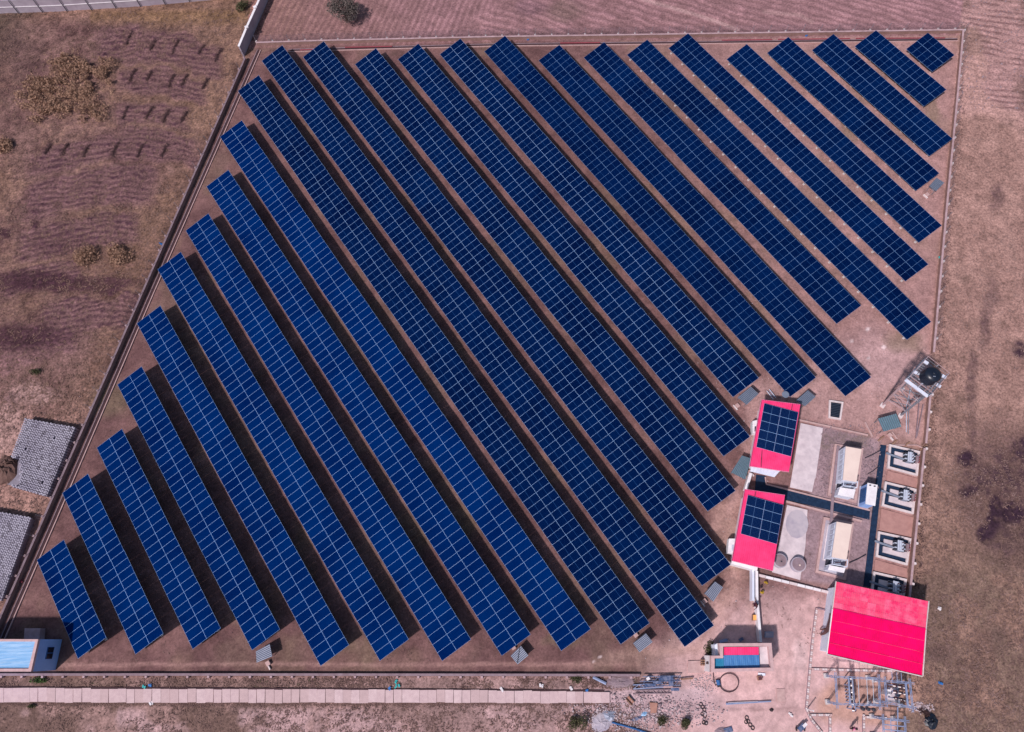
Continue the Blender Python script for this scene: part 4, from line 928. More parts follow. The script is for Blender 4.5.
# ------------------------------------------------------------------ small sheet shelters
def shelter(pxs, h, m_, label, box_side, ribs=7):
    q = quad_pts(pxs, h); q[0].z += .15; q[1].z += .15
    t = thing('equipment_shelter', flat(sum(q, Vector()) / 4), label, 'shelter', 'small sheet shelters')
    mk('roof_sheet', corrugated(q, ribs, .06, .025, True), [m_, 'sheet_valley'], t)
    qi = inset([v.copy() for v in q], .15)
    for v in qi: mk('leg', MB().beam(flat(v, -.05), flat(v, h - .03), .06), 'steel', t)
    cc = flat(sum(q, Vector()) / 4)
    cb = mk('cabinet', MB().box(cc, .7, .45, .25, .95, HEAD), 'lightgrey', t)
    e = [(q[3] + q[2]) / 2, (q[0] + q[3]) / 2, (q[1] + q[2]) / 2][box_side]; oo = (flat(e) - cc).normalized()
    f_ = flat(e) + oo * .45
    mk('footing_block', MB().box(f_, .5, .45, -.05, .3, HEAD), 'kerb', t)
    mk('footing_rim', MB().box(f_ + oo * .35, .75, .14, -.05, .2, HEAD), 'whitekerb', t)
    return t
shelter([(750.4, 387.0), (758.2, 394.2), (746.6, 404.9), (737.4, 397.4)], 1.1, 'greysheet', 'blue-grey sheet shelter just up and left of the upper red shed', 0)
shelter([(807.2, 390.6), (815.2, 397.2), (805, 406.2), (796, 400.4)], 1.1, 'greysheet', 'blue-grey sheet shelter above the upper right corner of the upper red shed', 0)
shelter([(741.5, 455.8), (750.5, 458.8), (745.2, 479.6), (731, 472.4)], 1.1, 'tealsheet', 'teal-grey sheet shelter between the two red sheds', 2, 9)
shelter([(714.6, 581.6), (722.6, 587.4), (713.2, 601.8), (704.4, 593.4)], 1.1, 'greysheet_l', 'grey ribbed shelter left of the lower red shed', 0)
shelter([(645.6, 633.2), (652.4, 642.0), (639.4, 652.4), (633.0, 643.2)], 1.1, 'greysheet_l', 'grey ribbed shelter right of the lowest navy row pair', 1)
shelter([(520.8, 645.6), (528.4, 655.4), (517.6, 664.4), (510.6, 655.8)], 1.0, 'greysheet_l', 'grey ribbed shelter with a dark strip across it, bottom centre', 1)
shelter([(270.2, 643.8), (272.8, 656.2), (256.8, 662.6), (256.0, 651.2)], 1.0, 'greysheet_l', 'pale grey ribbed shelter at the foot of the fourth row from left', 2)
shelter([(936.0, 178.4), (943.6, 183.4), (936.0, 191.2), (929.0, 186.2)], 1.1, 'greysheet', 'small blue-grey shelter at the row end by the right wall', 0)
shelter([(877.2, 419.0), (895.4, 414.0), (901.4, 426.6), (883.6, 431.6)], 1.3, 'tealsheet', 'teal-edged grey shelter below the tank tower', 0, 9)
solo('leaning_pole', MB().beam(G(519.8, 647, 1.2), G(517.2, 663, 1.12), .06), 'dark', 'dark strip lying across the bottom centre grey shelter', 'pole')

# ------------------------------------------------------------------ water tank tower
ZP = 6.3
pq = [G(928.3, 356.4, ZP + 1.0), G(949.6, 373, ZP + 1.0), G(933.1, 393.2, ZP + 1.0), G(910.2, 376.2, ZP + 1.0)]
pc = flat(sum(pq, Vector()) / 4)
t = thing('water_tower', flat(pc), 'steel lattice tower with a railed platform beside the right wall', 'tower')
pf = [flat(v, ZP) for v in pq]
for k in range(1, 10): mk('deck_bar', MB().beam(lerp(pf[0], pf[3], k / 10), lerp(pf[1], pf[2], k / 10), .06, .06), 'steel', t)
for k in range(4):
    a_, b_ = pf[k], pf[(k + 1) % 4]
    mk('platform_beam', MB().beam(a_ - Vector((0, 0, .16)), b_ - Vector((0, 0, .16)), .12 if k != 2 else .34, .18), 'steel' if k != 2 else 'whiteblue', t)
    mk('handrail', MB().beam(flat(a_, ZP + 1.0), flat(b_, ZP + 1.0), .05), 'coping', t); mk('handrail', MB().beam(flat(a_, ZP + .5), flat(b_, ZP + .5), .03), 'steel', t)
    for u_ in (0, .5): a = lerp(a_, b_, u_); mk('rail_post', MB().beam(a, flat(a, ZP + 1.0), .05), 'lightgrey', t)
bq = [flat(G(901.2, 389.0), 0), flat(G(917.5, 400.0), 0), flat(G(900.0, 416.0), 0), flat(G(882.2, 405.6), 0)]
for k in range(4):
    mk('leg', MB().beam(bq[k] + Vector((0, 0, -.1)), flat(lerp(pf[k], pc, .12), ZP - .1), .17), 'coping' if k % 2 else 'steel', t)
    mk('footing', MB().box(bq[k], .55, .55, -.05, .2, .8), 'whitekerb', t)
for lv in (.22, .45, .68):
    ring = [lerp(bq[k], flat(lerp(pf[k], pc, .12), ZP - .1), lv) for k in range(4)]
    up = [lerp(bq[k], flat(lerp(pf[k], pc, .12), ZP - .1), min(.97, lv + .23)) for k in range(4)]
    for k in range(4):
        mk('cross_bar', MB().beam(ring[k], ring[(k + 1) % 4], .07), 'coping', t)
        mk('brace', MB().beam(ring[k], up[(k + 1) % 4], .055), 'steel', t); mk('brace', MB().beam(ring[(k + 1) % 4], up[k], .055), 'steel', t)
tc_ = G(927.2, 378.2, ZP + .25)
for k in range(3): mk('tank_bearer', MB().beam(tc_ + Vector((-.9, -.6 + .6 * k, -.12)), tc_ + Vector((.9, -.6 + .6 * k, -.12)), .12, .2), 'whiteblue', t)
tt = thing('water_tank', tc_, 'black plastic water tank on top of the lattice tower', 'water tank')
prof = [(.93, ZP + .25), (.95, ZP + .3)]
for k in range(5): z_ = ZP + .3 + .26 * k; prof += [(.95, z_ + .02), (.91, z_ + .08), (.91, z_ + .18), (.95, z_ + .24)]
zt = prof[-1][1]; prof += [(.93, zt + .06), (.7, zt + .26), (.36, zt + .34)]
mk('shell', MB().lathe(tc_, prof, 28), 'black', tt, smooth=True)
mk('lid', MB().lathe(tc_ + Vector((.05, .05, 0)), [(.26, zt + .341), (.26, zt + .42), (.2, zt + .45)], 16), 'black', tt)
mk('inlet_pipe', MB().tube(tc_ + Vector((-.25, -.35, zt - tc_.z + .3)), tc_ + Vector((-.05, -.42, zt - tc_.z + .42)), .05, 6), 'grey', tt)
for x_, y_ in ((914.5, 372.5), (925.5, 362.8), (943.5, 377), (938, 386)):
    mk('deck_box', MB().box(G(x_, y_, ZP), .5, .35, ZP + .041, ZP + .2, -.7), 'whiteblue', t)
cable([(912, 384), (906.5, 405), (906.3, 432)], .05, 'lightgrey', 'pale vertical pipe running down from the tower along the yard', 'pipe', .2, 'pipe')
cable([(909.5, 390), (908.6, 412), (908.2, 434)], .05, 'steel', 'grey pipe beside the pale pipe below the tower', 'pipe', .2, 'pipe')

# ------------------------------------------------------------------ switchyard
def dashed_kerb(pxs, n, label):
    P = polyline_world(pxs, .2); t = thing('brick_edging', flat(P[0]), None, None, None, 'structure')
    tot = sum((b - a).length for a, b in zip(P[:-1], P[1:])); step = tot / n; pts = resample(P, step)
    for k, (a, d) in enumerate(pts):
        e = a + d * step * .86; mk('edging_brick', MB().beam(flat(a, .06), flat(e, .06), .2, .2 + .02 * (k % 2)), 'whitekerb' if k % 3 else 'kerb', t)
    mk('bedding', MB().path([flat(v) for v in P], .28, -.05, .09), 'darkkerb', t)
dashed_kerb([(817.2, 608), (813.8, 634), (812, 650), (806.8, 709), (812, 720), (822.5, 733)], 62, '')
dashed_kerb([(811.8, 669), (845, 670), (893, 671)], 30, '')
dashed_kerb([(809.5, 715), (830.4, 715)], 9, ''); dashed_kerb([(830.4, 715), (830.6, 740)], 8, '')
dashed_kerb([(864.4, 740), (864.2, 717)], 8, ''); dashed_kerb([(864.2, 717), (885, 718)], 8, '')
kerbline([(817.6, 608), (827.5, 610.6)], .16, .12, 'darkkerb', '')

def gantry(corners, h, label, mids=()):
    q = [G(x_, y_, h) for x_, y_ in corners]; t = thing('gantry', flat(sum(q, Vector()) / 4), label, 'gantry')
    for k in range(4):
        a_, b_ = q[k], q[(k + 1) % 4]; d = (b_ - a_).normalized()
        # post: four angles with ties
        for sx, sy in ((-.07, -.07), (.07, -.07), (.07, .07), (-.07, .07)):
            mk('post_angle', MB().beam(flat(a_, -.05) + Vector((sx, sy, 0)), a_ + Vector((sx, sy, 0)), .045), 'bluesteel', t)
        for j in range(4): mk('post_tie', MB().beam(flat(a_, .4 + j * .6) + Vector((-.12, -.12 if j % 2 else .12, 0)), flat(a_, .8 + j * .6) + Vector((.12, .12 if j % 2 else -.12, 0)), .03), 'bluesteel', t)
        mk('footing', MB().box(a_, .5, .5, -.05, .18), 'footing', t)
        ov = d * .45; nn = Vector((-d.y, d.x, 0)) * .075
        for s_ in (-1, 1): mk('beam_chord', MB().beam(a_ - ov + nn * s_, b_ + ov + nn * s_, .055), 'bluesteel', t)
        L = (b_ - a_).length; m_ = int(L / .5)
        mb = MB()
        for j in range(m_): mb.beam(lerp(a_, b_, j / m_) + nn * (1 if j % 2 else -1), lerp(a_, b_, (j + 1) / m_) + nn * (-1 if j % 2 else 1), .035)
        mk('beam_lacing', mb, 'bluesteel', t)
    return t, q
t, q = gantry([(835.5, 676.8), (878.8, 678.8), (880, 705.4), (837.2, 703.8)], 2.7, 'left steel gantry frame of the switchyard below the big red shed')
for u_ in (.38, .52, .72, .86): mk('busbar', MB().tube(bil(q, u_, 0), bil(q, u_, 1), .03, 5), 'lightgrey', t)
mk('beam_chord', MB().beam(bil(q, .3, 0), bil(q, .3, 1), .12), 'bluesteel', t)
t, q = gantry([(885, 681.0), (910, 683), (912.6, 707.6), (886.5, 702.6)], 2.7, 'right steel gantry frame of the switchyard below the big red shed')
for u_ in (.3, .5, .68): mk('busbar', MB().tube(bil(q, u_, 0), bil(q, u_, -.42), .035, 5), 'bluesteel', t)
mk('beam_chord', MB().beam(bil(q, .82, 0), bil(q, .82, 1), .16), 'bluesteel', t)
t, q = gantry([(883, 718.6), (905, 721), (905.6, 740), (884, 738)], 2.7, 'lower steel gantry frame cut by the bottom edge of the picture')
for v_ in (.3, .55): mk('beam_chord', MB().beam(bil(q, 0, v_), bil(q, 1, v_), .1), 'bluesteel', t)
for u_ in (.35, .65): mk('busbar', MB().tube(bil(q, u_, 0), bil(q, u_, 1), .04, 5), 'bluesteel', t)
mk('beam_chord', MB().beam(G(897.6, 707, 2.7), G(897.8, 720, 2.7), .1), 'bluesteel', t)
def insulator(parent, b, h, r=.09, m_='porcelain', n=4):
    pr = [(r * .5, b.z)]
    for k in range(n): z_ = b.z + h * (k + .5) / n; pr += [(r * .5, z_ - .02), (r, z_), (r * .5, z_ + .04)]
    pr.append((r * .4, b.z + h)); mk('insulator', MB().lathe(b, pr, 8), m_, parent)
def disconnector(p, ang, label, dark=False):
    t = thing('disconnector', flat(p), label, 'switchgear', 'switchgear of the switchyard')
    ca, sa = math.cos(ang), math.sin(ang); w = lambda x_, y_, z_: Vector((p.x + ca * x_ - sa * y_, p.y + sa * x_ + ca * y_, z_))
    for s_ in (-.5, .5): mk('stand', MB().beam(w(s_, 0, -.05), w(s_, 0, 1.5), .1), 'bluesteel', t)
    mk('base_frame', MB().beam(w(-.75, 0, 1.55), w(.75, 0, 1.55), .16, .1), 'bluesteel', t)
    for s_ in (-.55, 0, .55): insulator(t, w(s_, 0, 1.6), .55, .17)
    mk('blade', MB().beam(w(-.6, 0, 2.2), w(.6, 0, 2.22), .06), 'dark' if dark else 'bluesteel', t)
    mk('operating_box', MB().box(w(.1, -.25, 0), .3, .25, .6, 1.1, ang), 'grey', t)
for k in range(4):
    disconnector(G(844.5 + k * .6, 683 + k * 6.6), 1.45, '%s blue-grey disconnector inside the left gantry' % ['uppermost', 'second', 'third', 'lowest'][k])
for k in range(3):
    disconnector(G(892 + k * .4, 685.5 + k * 6.2), -.25, '%s dark switchgear unit inside the right gantry' % ['top', 'middle', 'bottom'][k], True)
for k in range(3):
    x_ = 855.6 + k * 5.2; b_ = G(x_, 707.4 + k * .3); t = thing('current_transformer', b_, '%s of three dark-topped posts below the left gantry' % ['left', 'middle', 'right'][k], 'instrument', 'three instrument posts')
    mk('stand', MB().beam(b_ + Vector((0, 0, -.05)), b_ + Vector((0, 0, 1.2)), .16), 'bluesteel', t); insulator(t, b_ + Vector((0, 0, 1.2)), .5, .12)
    mk('head', MB().lathe(b_, [(.12, 1.7), (.19, 1.74), (.19, 1.96), (.1, 2.02)], 10), 'dark', t)
q = quad_pts([(886, 689.6), (889.6, 690), (889, 695), (885.4, 694.6)], .9); o = solo('control_kiosk', MB().prism([(v.x, v.y) for v in q], -.05, 1.1), 'white', 'small white control kiosk inside the right gantry', 'kiosk')
mk('kiosk_roof', MB().prism([(v.x, v.y) for v in inset(q, -.05)], 1.101, 1.15), 'white', o)
flatpiece('concrete_apron', [(888, 687), (899, 688.5), (898, 703), (886.5, 701.5)], -.05, .075, 'concrete')
# pole at the road edge
b_ = G(806.8, 709.2); t = thing('post', b_, 'short white post standing on the brick edging, left of the switchyard', 'post')
mk('shaft', MB().tube(b_ + Vector((0, 0, -.05)), b_ + Vector((0, 0, 1.9)), .06, 8), 'white', t); mk('cap', MB().lathe(b_, [(.08, 1.901), (.08, 1.96), (.03, 1.99)], 8), 'white', t)

# ------------------------------------------------------------------ people
def skin_mesh(name, pts, edges, radii, m_, parent, root=0, sub=1):
    me = bpy.data.meshes.new(name); me.from_pydata(pts, edges, []); me.materials.append(M[m_])
    o = bpy.data.objects.new(name, me); col.objects.link(o); o.parent = parent
    s = o.modifiers.new('skin', 'SKIN'); s.use_smooth_shade = True
    for v, r_ in zip(me.skin_vertices[0].data, radii): v.radius = (r_, r_) if not isinstance(r_, tuple) else r_
    me.skin_vertices[0].data[root].use_root = True
    ss = o.modifiers.new('subsurf', 'SUBSURF'); ss.levels = sub; ss.render_levels = sub
    return o
def person(loc, rz, label, shirt, trousers, arms, headturn=0, hgt=1.68, long_top=False):
    t = thing('person', loc, label, 'person'); t.rotation_euler = (0, 0, rz); k = hgt / 1.70
    S = lambda *a: [(x * k, y * k, z_ * k) for x, y, z_ in a]
    pts = S((0, 0, .93), (0, 0, 1.12), (0, 0.01, 1.36), (0, .01, 1.46), (0, .02, 1.53), (0, .02, 1.62))      # pelvis..head
    rad = [.13, .12, .125, .06, .075, .095]; E_ = [(0, 1), (1, 2), (2, 3), (3, 4), (4, 5)]
    def chain(start, P_, Rr):
        b = start
        for p_, r_ in zip(P_, Rr): pts.append(tuple(c_ * k for c_ in p_)); rad.append(r_); E_.append((b, len(pts) - 1)); b = len(pts) - 1
        return b
    hands = []
    for sg in (-1, 1):
        chain(0, [(sg * .1, 0, .86), (sg * .11, .02, .48), (sg * .115, -.01, .09), (sg * .125, .14, .04)], [.085, .058, .045, .04])
        sh, el, wr_ = arms[0 if sg < 0 else 1]
        w_ = chain(2, [sh, el, wr_], [.06, .045, .032])
        h_ = chain(w_, [tuple(Vector(wr_) + (Vector(wr_) - Vector(el)).normalized() * .08)], [.036])
        dirn = (Vector(wr_) - Vector(el)).normalized(); side = dirn.cross(Vector((0, 0, 1))); side = side.normalized() if side.length > .1 else Vector((0, 1, 0))
        base_ = Vector(wr_) + dirn * .08
        for f_ in range(4): chain(h_, [tuple(base_ + side * (-.03 + .02 * f_) + dirn * .05), tuple(base_ + side * (-.03 + .02 * f_) + dirn * (.08 + .01 * (f_ in (1, 2))) - Vector((0, 0, .02)))], [.010, .008])
        chain(w_, [tuple(Vector(wr_) + side * .045 + dirn * .04)], [.011])
    body = skin_mesh('body', pts, E_, [r_ * k for r_ in rad], 'skin', t)
    # clothes
    p2 = S((0, 0, .98), (0, 0, 1.15), (0, .01, 1.36), (0, .01, 1.43)); r2 = [.155, .145, .155, .075]; e2_ = [(0, 1), (1, 2), (2, 3)]
    if long_top: p2 += S((0, 0, .62)); r2.append(.2); e2_.append((0, 4))
    for sg in (-1, 1):
        sh, el, wr_ = arms[0 if sg < 0 else 1]; p2 += [tuple(c_ * k for c_ in sh), tuple(c_ * k for c_ in el)]; n_ = len(p2); e2_ += [(2, n_ - 2), (n_ - 2, n_ - 1)]; r2 += [.08, .062]
    skin_mesh('shirt', p2, e2_, [r_ * k for r_ in r2], shirt, t)
    p3 = S((0, 0, .95)); r3 = [.15]; e3 = []
    for sg in (-1, 1):
        p3 += S((sg * .1, 0, .84), (sg * .11, .02, .48), (sg * .115, -.01, .12)); n_ = len(p3); e3 += [(0, n_ - 3), (n_ - 3, n_ - 2), (n_ - 2, n_ - 1)]; r3 += [.11, .08, .062]
    skin_mesh('trousers', p3, e3, [r_ * k for r_ in r3], trousers, t)
    hm = MB(); hc = Vector((0, .0, 1.62)) * k
    n = 10; vs = []; 
    for a in range(6):
        ph = a / 5 * 1.75
        for b in range(n): th_ = 2 * math.pi * b / n; vs.append(hc + Vector((math.sin(ph) * math.cos(th_) * .112, math.sin(ph) * math.sin(th_) * .122 - .012, math.cos(ph) * .125)) * k)
    fs = [(a * n + b, a * n + (b + 1) % n, (a + 1) * n + (b + 1) % n, (a + 1) * n + b) for a in range(5) for b in range(n)]
    hm.add(vs, fs); me = bpy.data.meshes.new('hair'); me.from_pydata(hm.v, [], hm.f); me.materials.append(M['hair']); o = bpy.data.objects.new('hair', me); col.objects.link(o); o.parent = t
    # face: nose, eyes, mouth
    fm = MB(); fm.box((0, .105 * k), .022, .03, 1.585 * k, 1.625 * k)
    for s_ in (-1, 1): fm.box((s_ * .035 * k, .088 * k), .02, .02, 1.625 * k, 1.637 * k)
    fm.box((0, .092 * k), .045, .018, 1.555 * k, 1.565 * k)
    me = bpy.data.meshes.new('face'); me.from_pydata(fm.v, [], fm.f); me.materials.append(M['skin']); o = bpy.data.objects.new('face', me); col.objects.link(o); o.parent = t
    return t
person(G(753.2, 605.2), R(100), 'person in dark maroon clothes standing against the white wall', 'maroon', 'maroon',
       [((-.19, .01, 1.38), (-.36, .16, 1.2), (-.42, .36, 1.28)), ((.19, .01, 1.38), (.42, -.05, 1.24), (.60, -.16, 1.16))], long_top=True)
person(G(850.4, 727.4), R(200), 'person in a pink shirt standing below the switchyard', 'pinkshirt', 'darkcloth',
       [((-.19, .01, 1.38), (-.27, .04, 1.12), (-.24, .2, .95)), ((.19, .01, 1.38), (.27, .02, 1.12), (.26, .12, .9))])

# yellow box beside the white wall
q = quad_pts([(753.0, 614.6), (756.6, 614.6), (756.6, 620.4), (753.0, 620.4)], .5)
o = solo('crate', MB().prism([(v.x, v.y) for v in q], 0, .45), 'wood', 'yellow-topped crate on the ground left of the white wall', 'crate')
mk('lid', MB().prism([(v.x, v.y) for v in inset(q, .03)], .451, .5), 'yellow', o)
q = quad_pts([(765, 631.5), (773.5, 631.5), (773.5, 637.5), (765, 637.5)], .3)
o = solo('manhole', MB().prism([(v.x, v.y) for v in q], -.05, .3), 'greysheet_l', 'square grey manhole right of the white wall, above the small building', 'manhole')
mk('cover', MB().prism([(v.x, v.y) for v in inset(q, .12)], .301, .34), 'concrete_grey', o)
solo('litter_bag', MB().box(G(741, 639.5), .5, .3, 0, .2, .4), 'bluescrap', 'small blue bag in the shade above the small red and blue building', 'bag')
solo('basin', MB().box(G(690.2 + 33, 640.8), .9, .3, 0, .25, .15), 'bluesteel', 'pale blue basin behind the left parapet corner of the small building', 'basin')

# ------------------------------------------------------------------ plants
def leafcloud(mb, c, rx, ry, rz, n, s, r_, up=.35, ball=False):
    for _ in range(n):
        while True:
            v = Vector((r_.uniform(-1, 1), r_.uniform(-1, 1), r_.uniform(-.4 if not ball else -1, 1)))
            if v.length < 1 and r_.random() < .25 + v.length: break
        p_ = Vector((c[0] + v.x * rx, c[1] + v.y * ry, max(.02, c[2] + v.z * rz)))
        a = Vector((r_.gauss(0, 1), r_.gauss(0, 1), r_.gauss(0, 1))).normalized(); b = a.orthogonal().normalized(); q_ = s * r_.uniform(.6, 1.4)
        b = Matrix.Rotation(r_.uniform(0, 6.28), 3, a) @ b; c2 = a.cross(b)
        mb.add([p_ - b * q_, p_ + c2 * q_ * .45, p_ + b * q_, p_ - c2 * q_ * .45], [(0, 1, 2, 3)])
def shrub(name, pxc, rx, ry, h, n, s, leaf, label, cat, seed, lobes=5, group=None, twigs=True):
    r_ = random.Random(seed); c = G(*pxc); t = thing(name, flat(c), label, cat, group); mb = MB()
    for k in range(lobes):
        a = r_.uniform(0, 6.28); d = r_.uniform(0, .75) if lobes < 12 else r_.uniform(.1, 1.05); q_ = .5 if lobes < 12 else r_.uniform(.18, .42)
        leafcloud(mb, (c.x + math.cos(a) * d * rx, c.y + math.sin(a) * d * ry, h * r_.uniform(.3, .6)), rx * q_, ry * q_, h * .5, n // lobes, s, r_)
    mk('foliage', mb, leaf, t)
    if twigs:
        tb = MB()
        for k in range(7):
            a = r_.uniform(0, 6.28); tb.tube((c.x, c.y, -.05), (c.x + math.cos(a) * rx * .6, c.y + math.sin(a) * ry * .6, h * .8), .05, 5, .012)
        mk('stem', tb, 'bark', t)
    return t
# tree beyond the top wall
c = G(347, 21); t = thing('tree', flat(c), 'grey-green tree beyond the top wall near the upper left', 'tree'); r_ = random.Random(3); mb = MB(); tb = MB()
tb.tube((c.x, c.y, -.1), (c.x + .1, c.y, 1.3), .2, 8, .13)
for k in range(9):
    a = k * .7; e = Vector((c.x + math.cos(a) * 1.5, c.y + math.sin(a) * 1.5, r_.uniform(1.8, 3.2))); tb.tube((c.x + .1, c.y, 1.2), e, .09, 6, .03)
    leafcloud(mb, e + Vector((0, 0, .2)), 1.15, 1.15, .9, 330, .13, r_, ball=True)
leafcloud(mb, (c.x, c.y, 2.9), 1.7, 1.7, 1.1, 700, .13, r_, ball=True)
mk('trunk', tb, 'bark', t); mk('crown', mb, 'greygreen', t)
shrub('bush', (243, 9), 1.5, 1.3, 1.2, 700, .13, 'green', 'dark green bush left of the tall white-topped wall', 'bush', 21)
for (x_, y_, rx_, ry_, n_, lb) in ((62, 66, 2.2, 1.6, 1500, 'top left bush'), (80, 70, 2.6, 1.4, 1700, 'top middle bush'), (101, 76, 2.3, 2.4, 1900, 'top right bush'), (46, 84, 2.5, 2.0, 1700, 'left middle bush'), (35, 98, 2.4, 2.2, 1700, 'far left bush'),
        (50, 112, 3.0, 1.9, 1900, 'lower left bush'), (84, 92, 1.8, 1.8, 1200, 'centre right bush'), (92, 112, 2.1, 2.4, 1700, 'lower right bush'), (70, 98, 2.6, 2.0, 700, 'sparse inner bush'), (66, 84, 2.0, 1.6, 600, 'small inner bush')):
    shrub('dry_bush', (x_, y_), rx_ * 1.12, ry_ * 1.12, 1.2, int(n_ * 1.1), .13, 'thicket', lb + ' of the big tan thicket in the left field', 'bush', int(x_ * 7 + y_), 16, 'dry thicket in the left field')
shrub('dry_bush', (92, 256), 2.3, 2.1, 1.2, 1900, .13, 'thicket', 'left of two tan dry bushes beside the left wall', 'bush', 35, 9, 'two dry bushes by the left wall')
shrub('dry_bush', (119, 260), 2.0, 2.3, 1.2, 1900, .13, 'thicket', 'right of two tan dry bushes beside the left wall', 'bush', 36, 9, 'two dry bushes by the left wall')
shrub('dry_bush', (6, 146), 2.6, 2.4, 1.2, 1900, .13, 'thicket', 'tan dry bush cut by the left edge of the picture', 'bush', 37, 9)
shrub('bush', (36, 371), 1.0, .7, .5, 250, .1, 'green', 'small olive bush above the upper block stack', 'bush', 38)
shrub('bush', (576, 722), 1.2, 1.1, .9, 800, .09, 'green', 'olive shrub below the walkway, bottom centre', 'bush', 41)
shrub('bush', (661, 721), .9, .8, .5, 450, .08, 'green', 'sparse olive shrub left of the round dark bush', 'bush', 42)
shrub('round_bush', (683, 723), .78, .72, .8, 1500, .06, 'green', 'round dense dark bush near the lower edge', 'bush', 43)
shrub('bush', (709, 651), .8, 1.0, .9, 600, .09, 'green', 'dark green bush at the left corner of the small red and blue building', 'bush', 44)
shrub('bush', (41, 680), 1.0, .5, .5, 450, .09, 'greenb', 'green weeds between the bottom wall and the slabs, lower left', 'bush', 45)
shrub('bush', (33, 706), .6, .3, .4, 200, .08, 'green', 'small green weed just below the slab walkway, lower left', 'bush', 46)
shrub('bush', (577, 679), 1.3, .45, .4, 500, .08, 'green', 'green weeds above the slab walkway, bottom centre', 'bush', 47)
shrub('flower_bush', (765.5, 582.5), .24, .24, .5, 160, .06, 'flower', 'upper yellow flowering plant right of the white wall', 'plant', 48, 3, 'yellow plants by the white wall')
shrub('flower_bush', (761.6, 592.3), .28, .3, .5, 200, .06, 'flower', 'lower yellow flowering plant right of the white wall', 'plant', 49, 3, 'yellow plants by the white wall')
shrub('pot_plant', (761.4, 587.0), .22, .24, .4, 120, .05, 'darkcloth', 'dark plant between two yellow ones by the white wall', 'plant', 50, 3)
# rows of cut stalks in the left field
HP = [(128, 38), (152, 45), (174, 47), (200, 50), (217, 55), (131, 76), (148, 76), (170, 81), (183, 81), (204, 84), (124, 113), (148, 113), (165, 116), (183, 117), (47, 149), (64, 149), (85, 151), (114, 149), (139, 151), (163, 151)]
rowname = ['first', 'second', 'third', 'fourth']; cnt = [5, 5, 4, 6]; k = 0
ordn = ['leftmost', 'second', 'third', 'fourth', 'fifth', 'sixth']
for ri, cn in enumerate(cnt):
    for ci in range(cn):
        x_, y_ = HP[k]; r_ = random.Random(900 + k); mb = MB(); L_ = r_.uniform(6, 9)
        for _ in range(130):
            u_ = r_.uniform(-1, 1); sp_ = .35 + .8 * max(0, u_); p_ = G(x_ + 1 + u_ * 3.2 + .8 * u_ * u_ + r_.gauss(0, .55 * sp_), y_ - u_ * L_ * .8 + r_.gauss(0, .5)); a = r_.uniform(0, 6.28)
            l_ = r_.uniform(.15, .5); p_.z = r_.uniform(.0, .15)
            dd = Vector((math.cos(a) * l_, math.sin(a) * l_, r_.uniform(.02, .25))); w_ = Vector((-math.sin(a), math.cos(a), 0)) * .035
            mb.add([p_ - w_, p_ + w_, p_ + dd + w_ * .3, p_ + dd - w_ * .3], [(0, 1, 2, 3)])
        solo('stalk_pile', mb, 'twig', '%s dark stalk windrow in the %s line of the left field' % (ordn[ci] if ci < cn - 1 else 'rightmost', rowname[ri]), 'stalk pile', flat(G(x_, y_)), 'dark stalk windrows in the left field')
        k += 1

# scattered tufts and stones: ground cover nobody could count
def scatter(name, region, n, size, leaf, seed, dens=None, blades=3, flatness=.5, label=None):
    r = np.random.default_rng(seed); x0, y0, x1, y1 = region
    pxs = r.uniform(x0, x1, n); pys = r.uniform(y0, y1, n)
    P = np.array([G(a, b)[:] for a, b in zip(pxs, pys)]); keep = np.ones(n, bool)
    if dens is not None: keep = r.random(n) < dens(pxs, pys, P[:, 0], P[:, 1])
    P = P[keep]; m_ = len(P); V = []; Fs = []
    base = np.repeat(P, blades, 0); K = len(base)
    base[:, :2] += r.normal(0, size * .6, (K, 2)); base[:, 2] = .0
    ang = r.uniform(0, 2 * np.pi, K); ln = size * r.uniform(.5, 1.4, K); el = r.uniform(.1, 1.0, K) * flatness
    d = np.column_stack([np.cos(ang) * ln, np.sin(ang) * ln, ln * el + .02]); w = np.column_stack([-np.sin(ang), np.cos(ang), np.zeros(K)]) * size * .22
    V = np.stack([base - w, base + w, base + d + w * .3, base + d - w * .3], 1).reshape(-1, 3)
    me = bpy.data.meshes.new(name); me.vertices.add(len(V)); me.vertices.foreach_set('co', V.ravel())
    F = np.arange(len(V), dtype=np.int32); me.loops.add(len(F)); me.loops.foreach_set('vertex_index', F)
    me.polygons.add(K); me.polygons.foreach_set('loop_start', np.arange(0, 4 * K, 4, dtype=np.int32)); me.update(calc_edges=True)
    me.materials.append(M[leaf]); o = bpy.data.objects.new(name, me); col.objects.link(o)
    setprops(o, label, 'ground cover', None, 'stuff'); return o
Lf = lambda px, py, X, Y: (px + (py - 57) / 2.286 < 236) * np.clip(.15 + 1.3 * (fbm(X, Y, .12, 700) - .35), 0, 1)
scatter('dry_grass', (-20, 6, 250, 420), 15000, .26, 'dry', 61, Lf, 3, .5, 'tan dry grass over the left field')
scatter('brown_grass', (-20, 6, 250, 640), 14000, .24, 'dryd', 62, lambda a, b, X, Y: (a + (b - 57) / 2.286 < 238) * np.clip(.1 + 1.5 * (fbm(X, Y, .2, 710) - .35), 0, 1), 3, .4, 'brown dry grass over the left field')
burn = lambda a, b: 1 - np.clip(sum(np.exp(-(((a - ex) / (ea * 1.1)) ** 2 + ((b - ey) / (eb * 1.1)) ** 2)) for ex, ey, ea, eb in ((967, 457, 9, 9), (968, 491, 8, 6), (996, 515, 6, 20), (988, 536, 8, 7), (1012, 513, 14, 8), (1022, 449, 10, 12))), 0, 1)
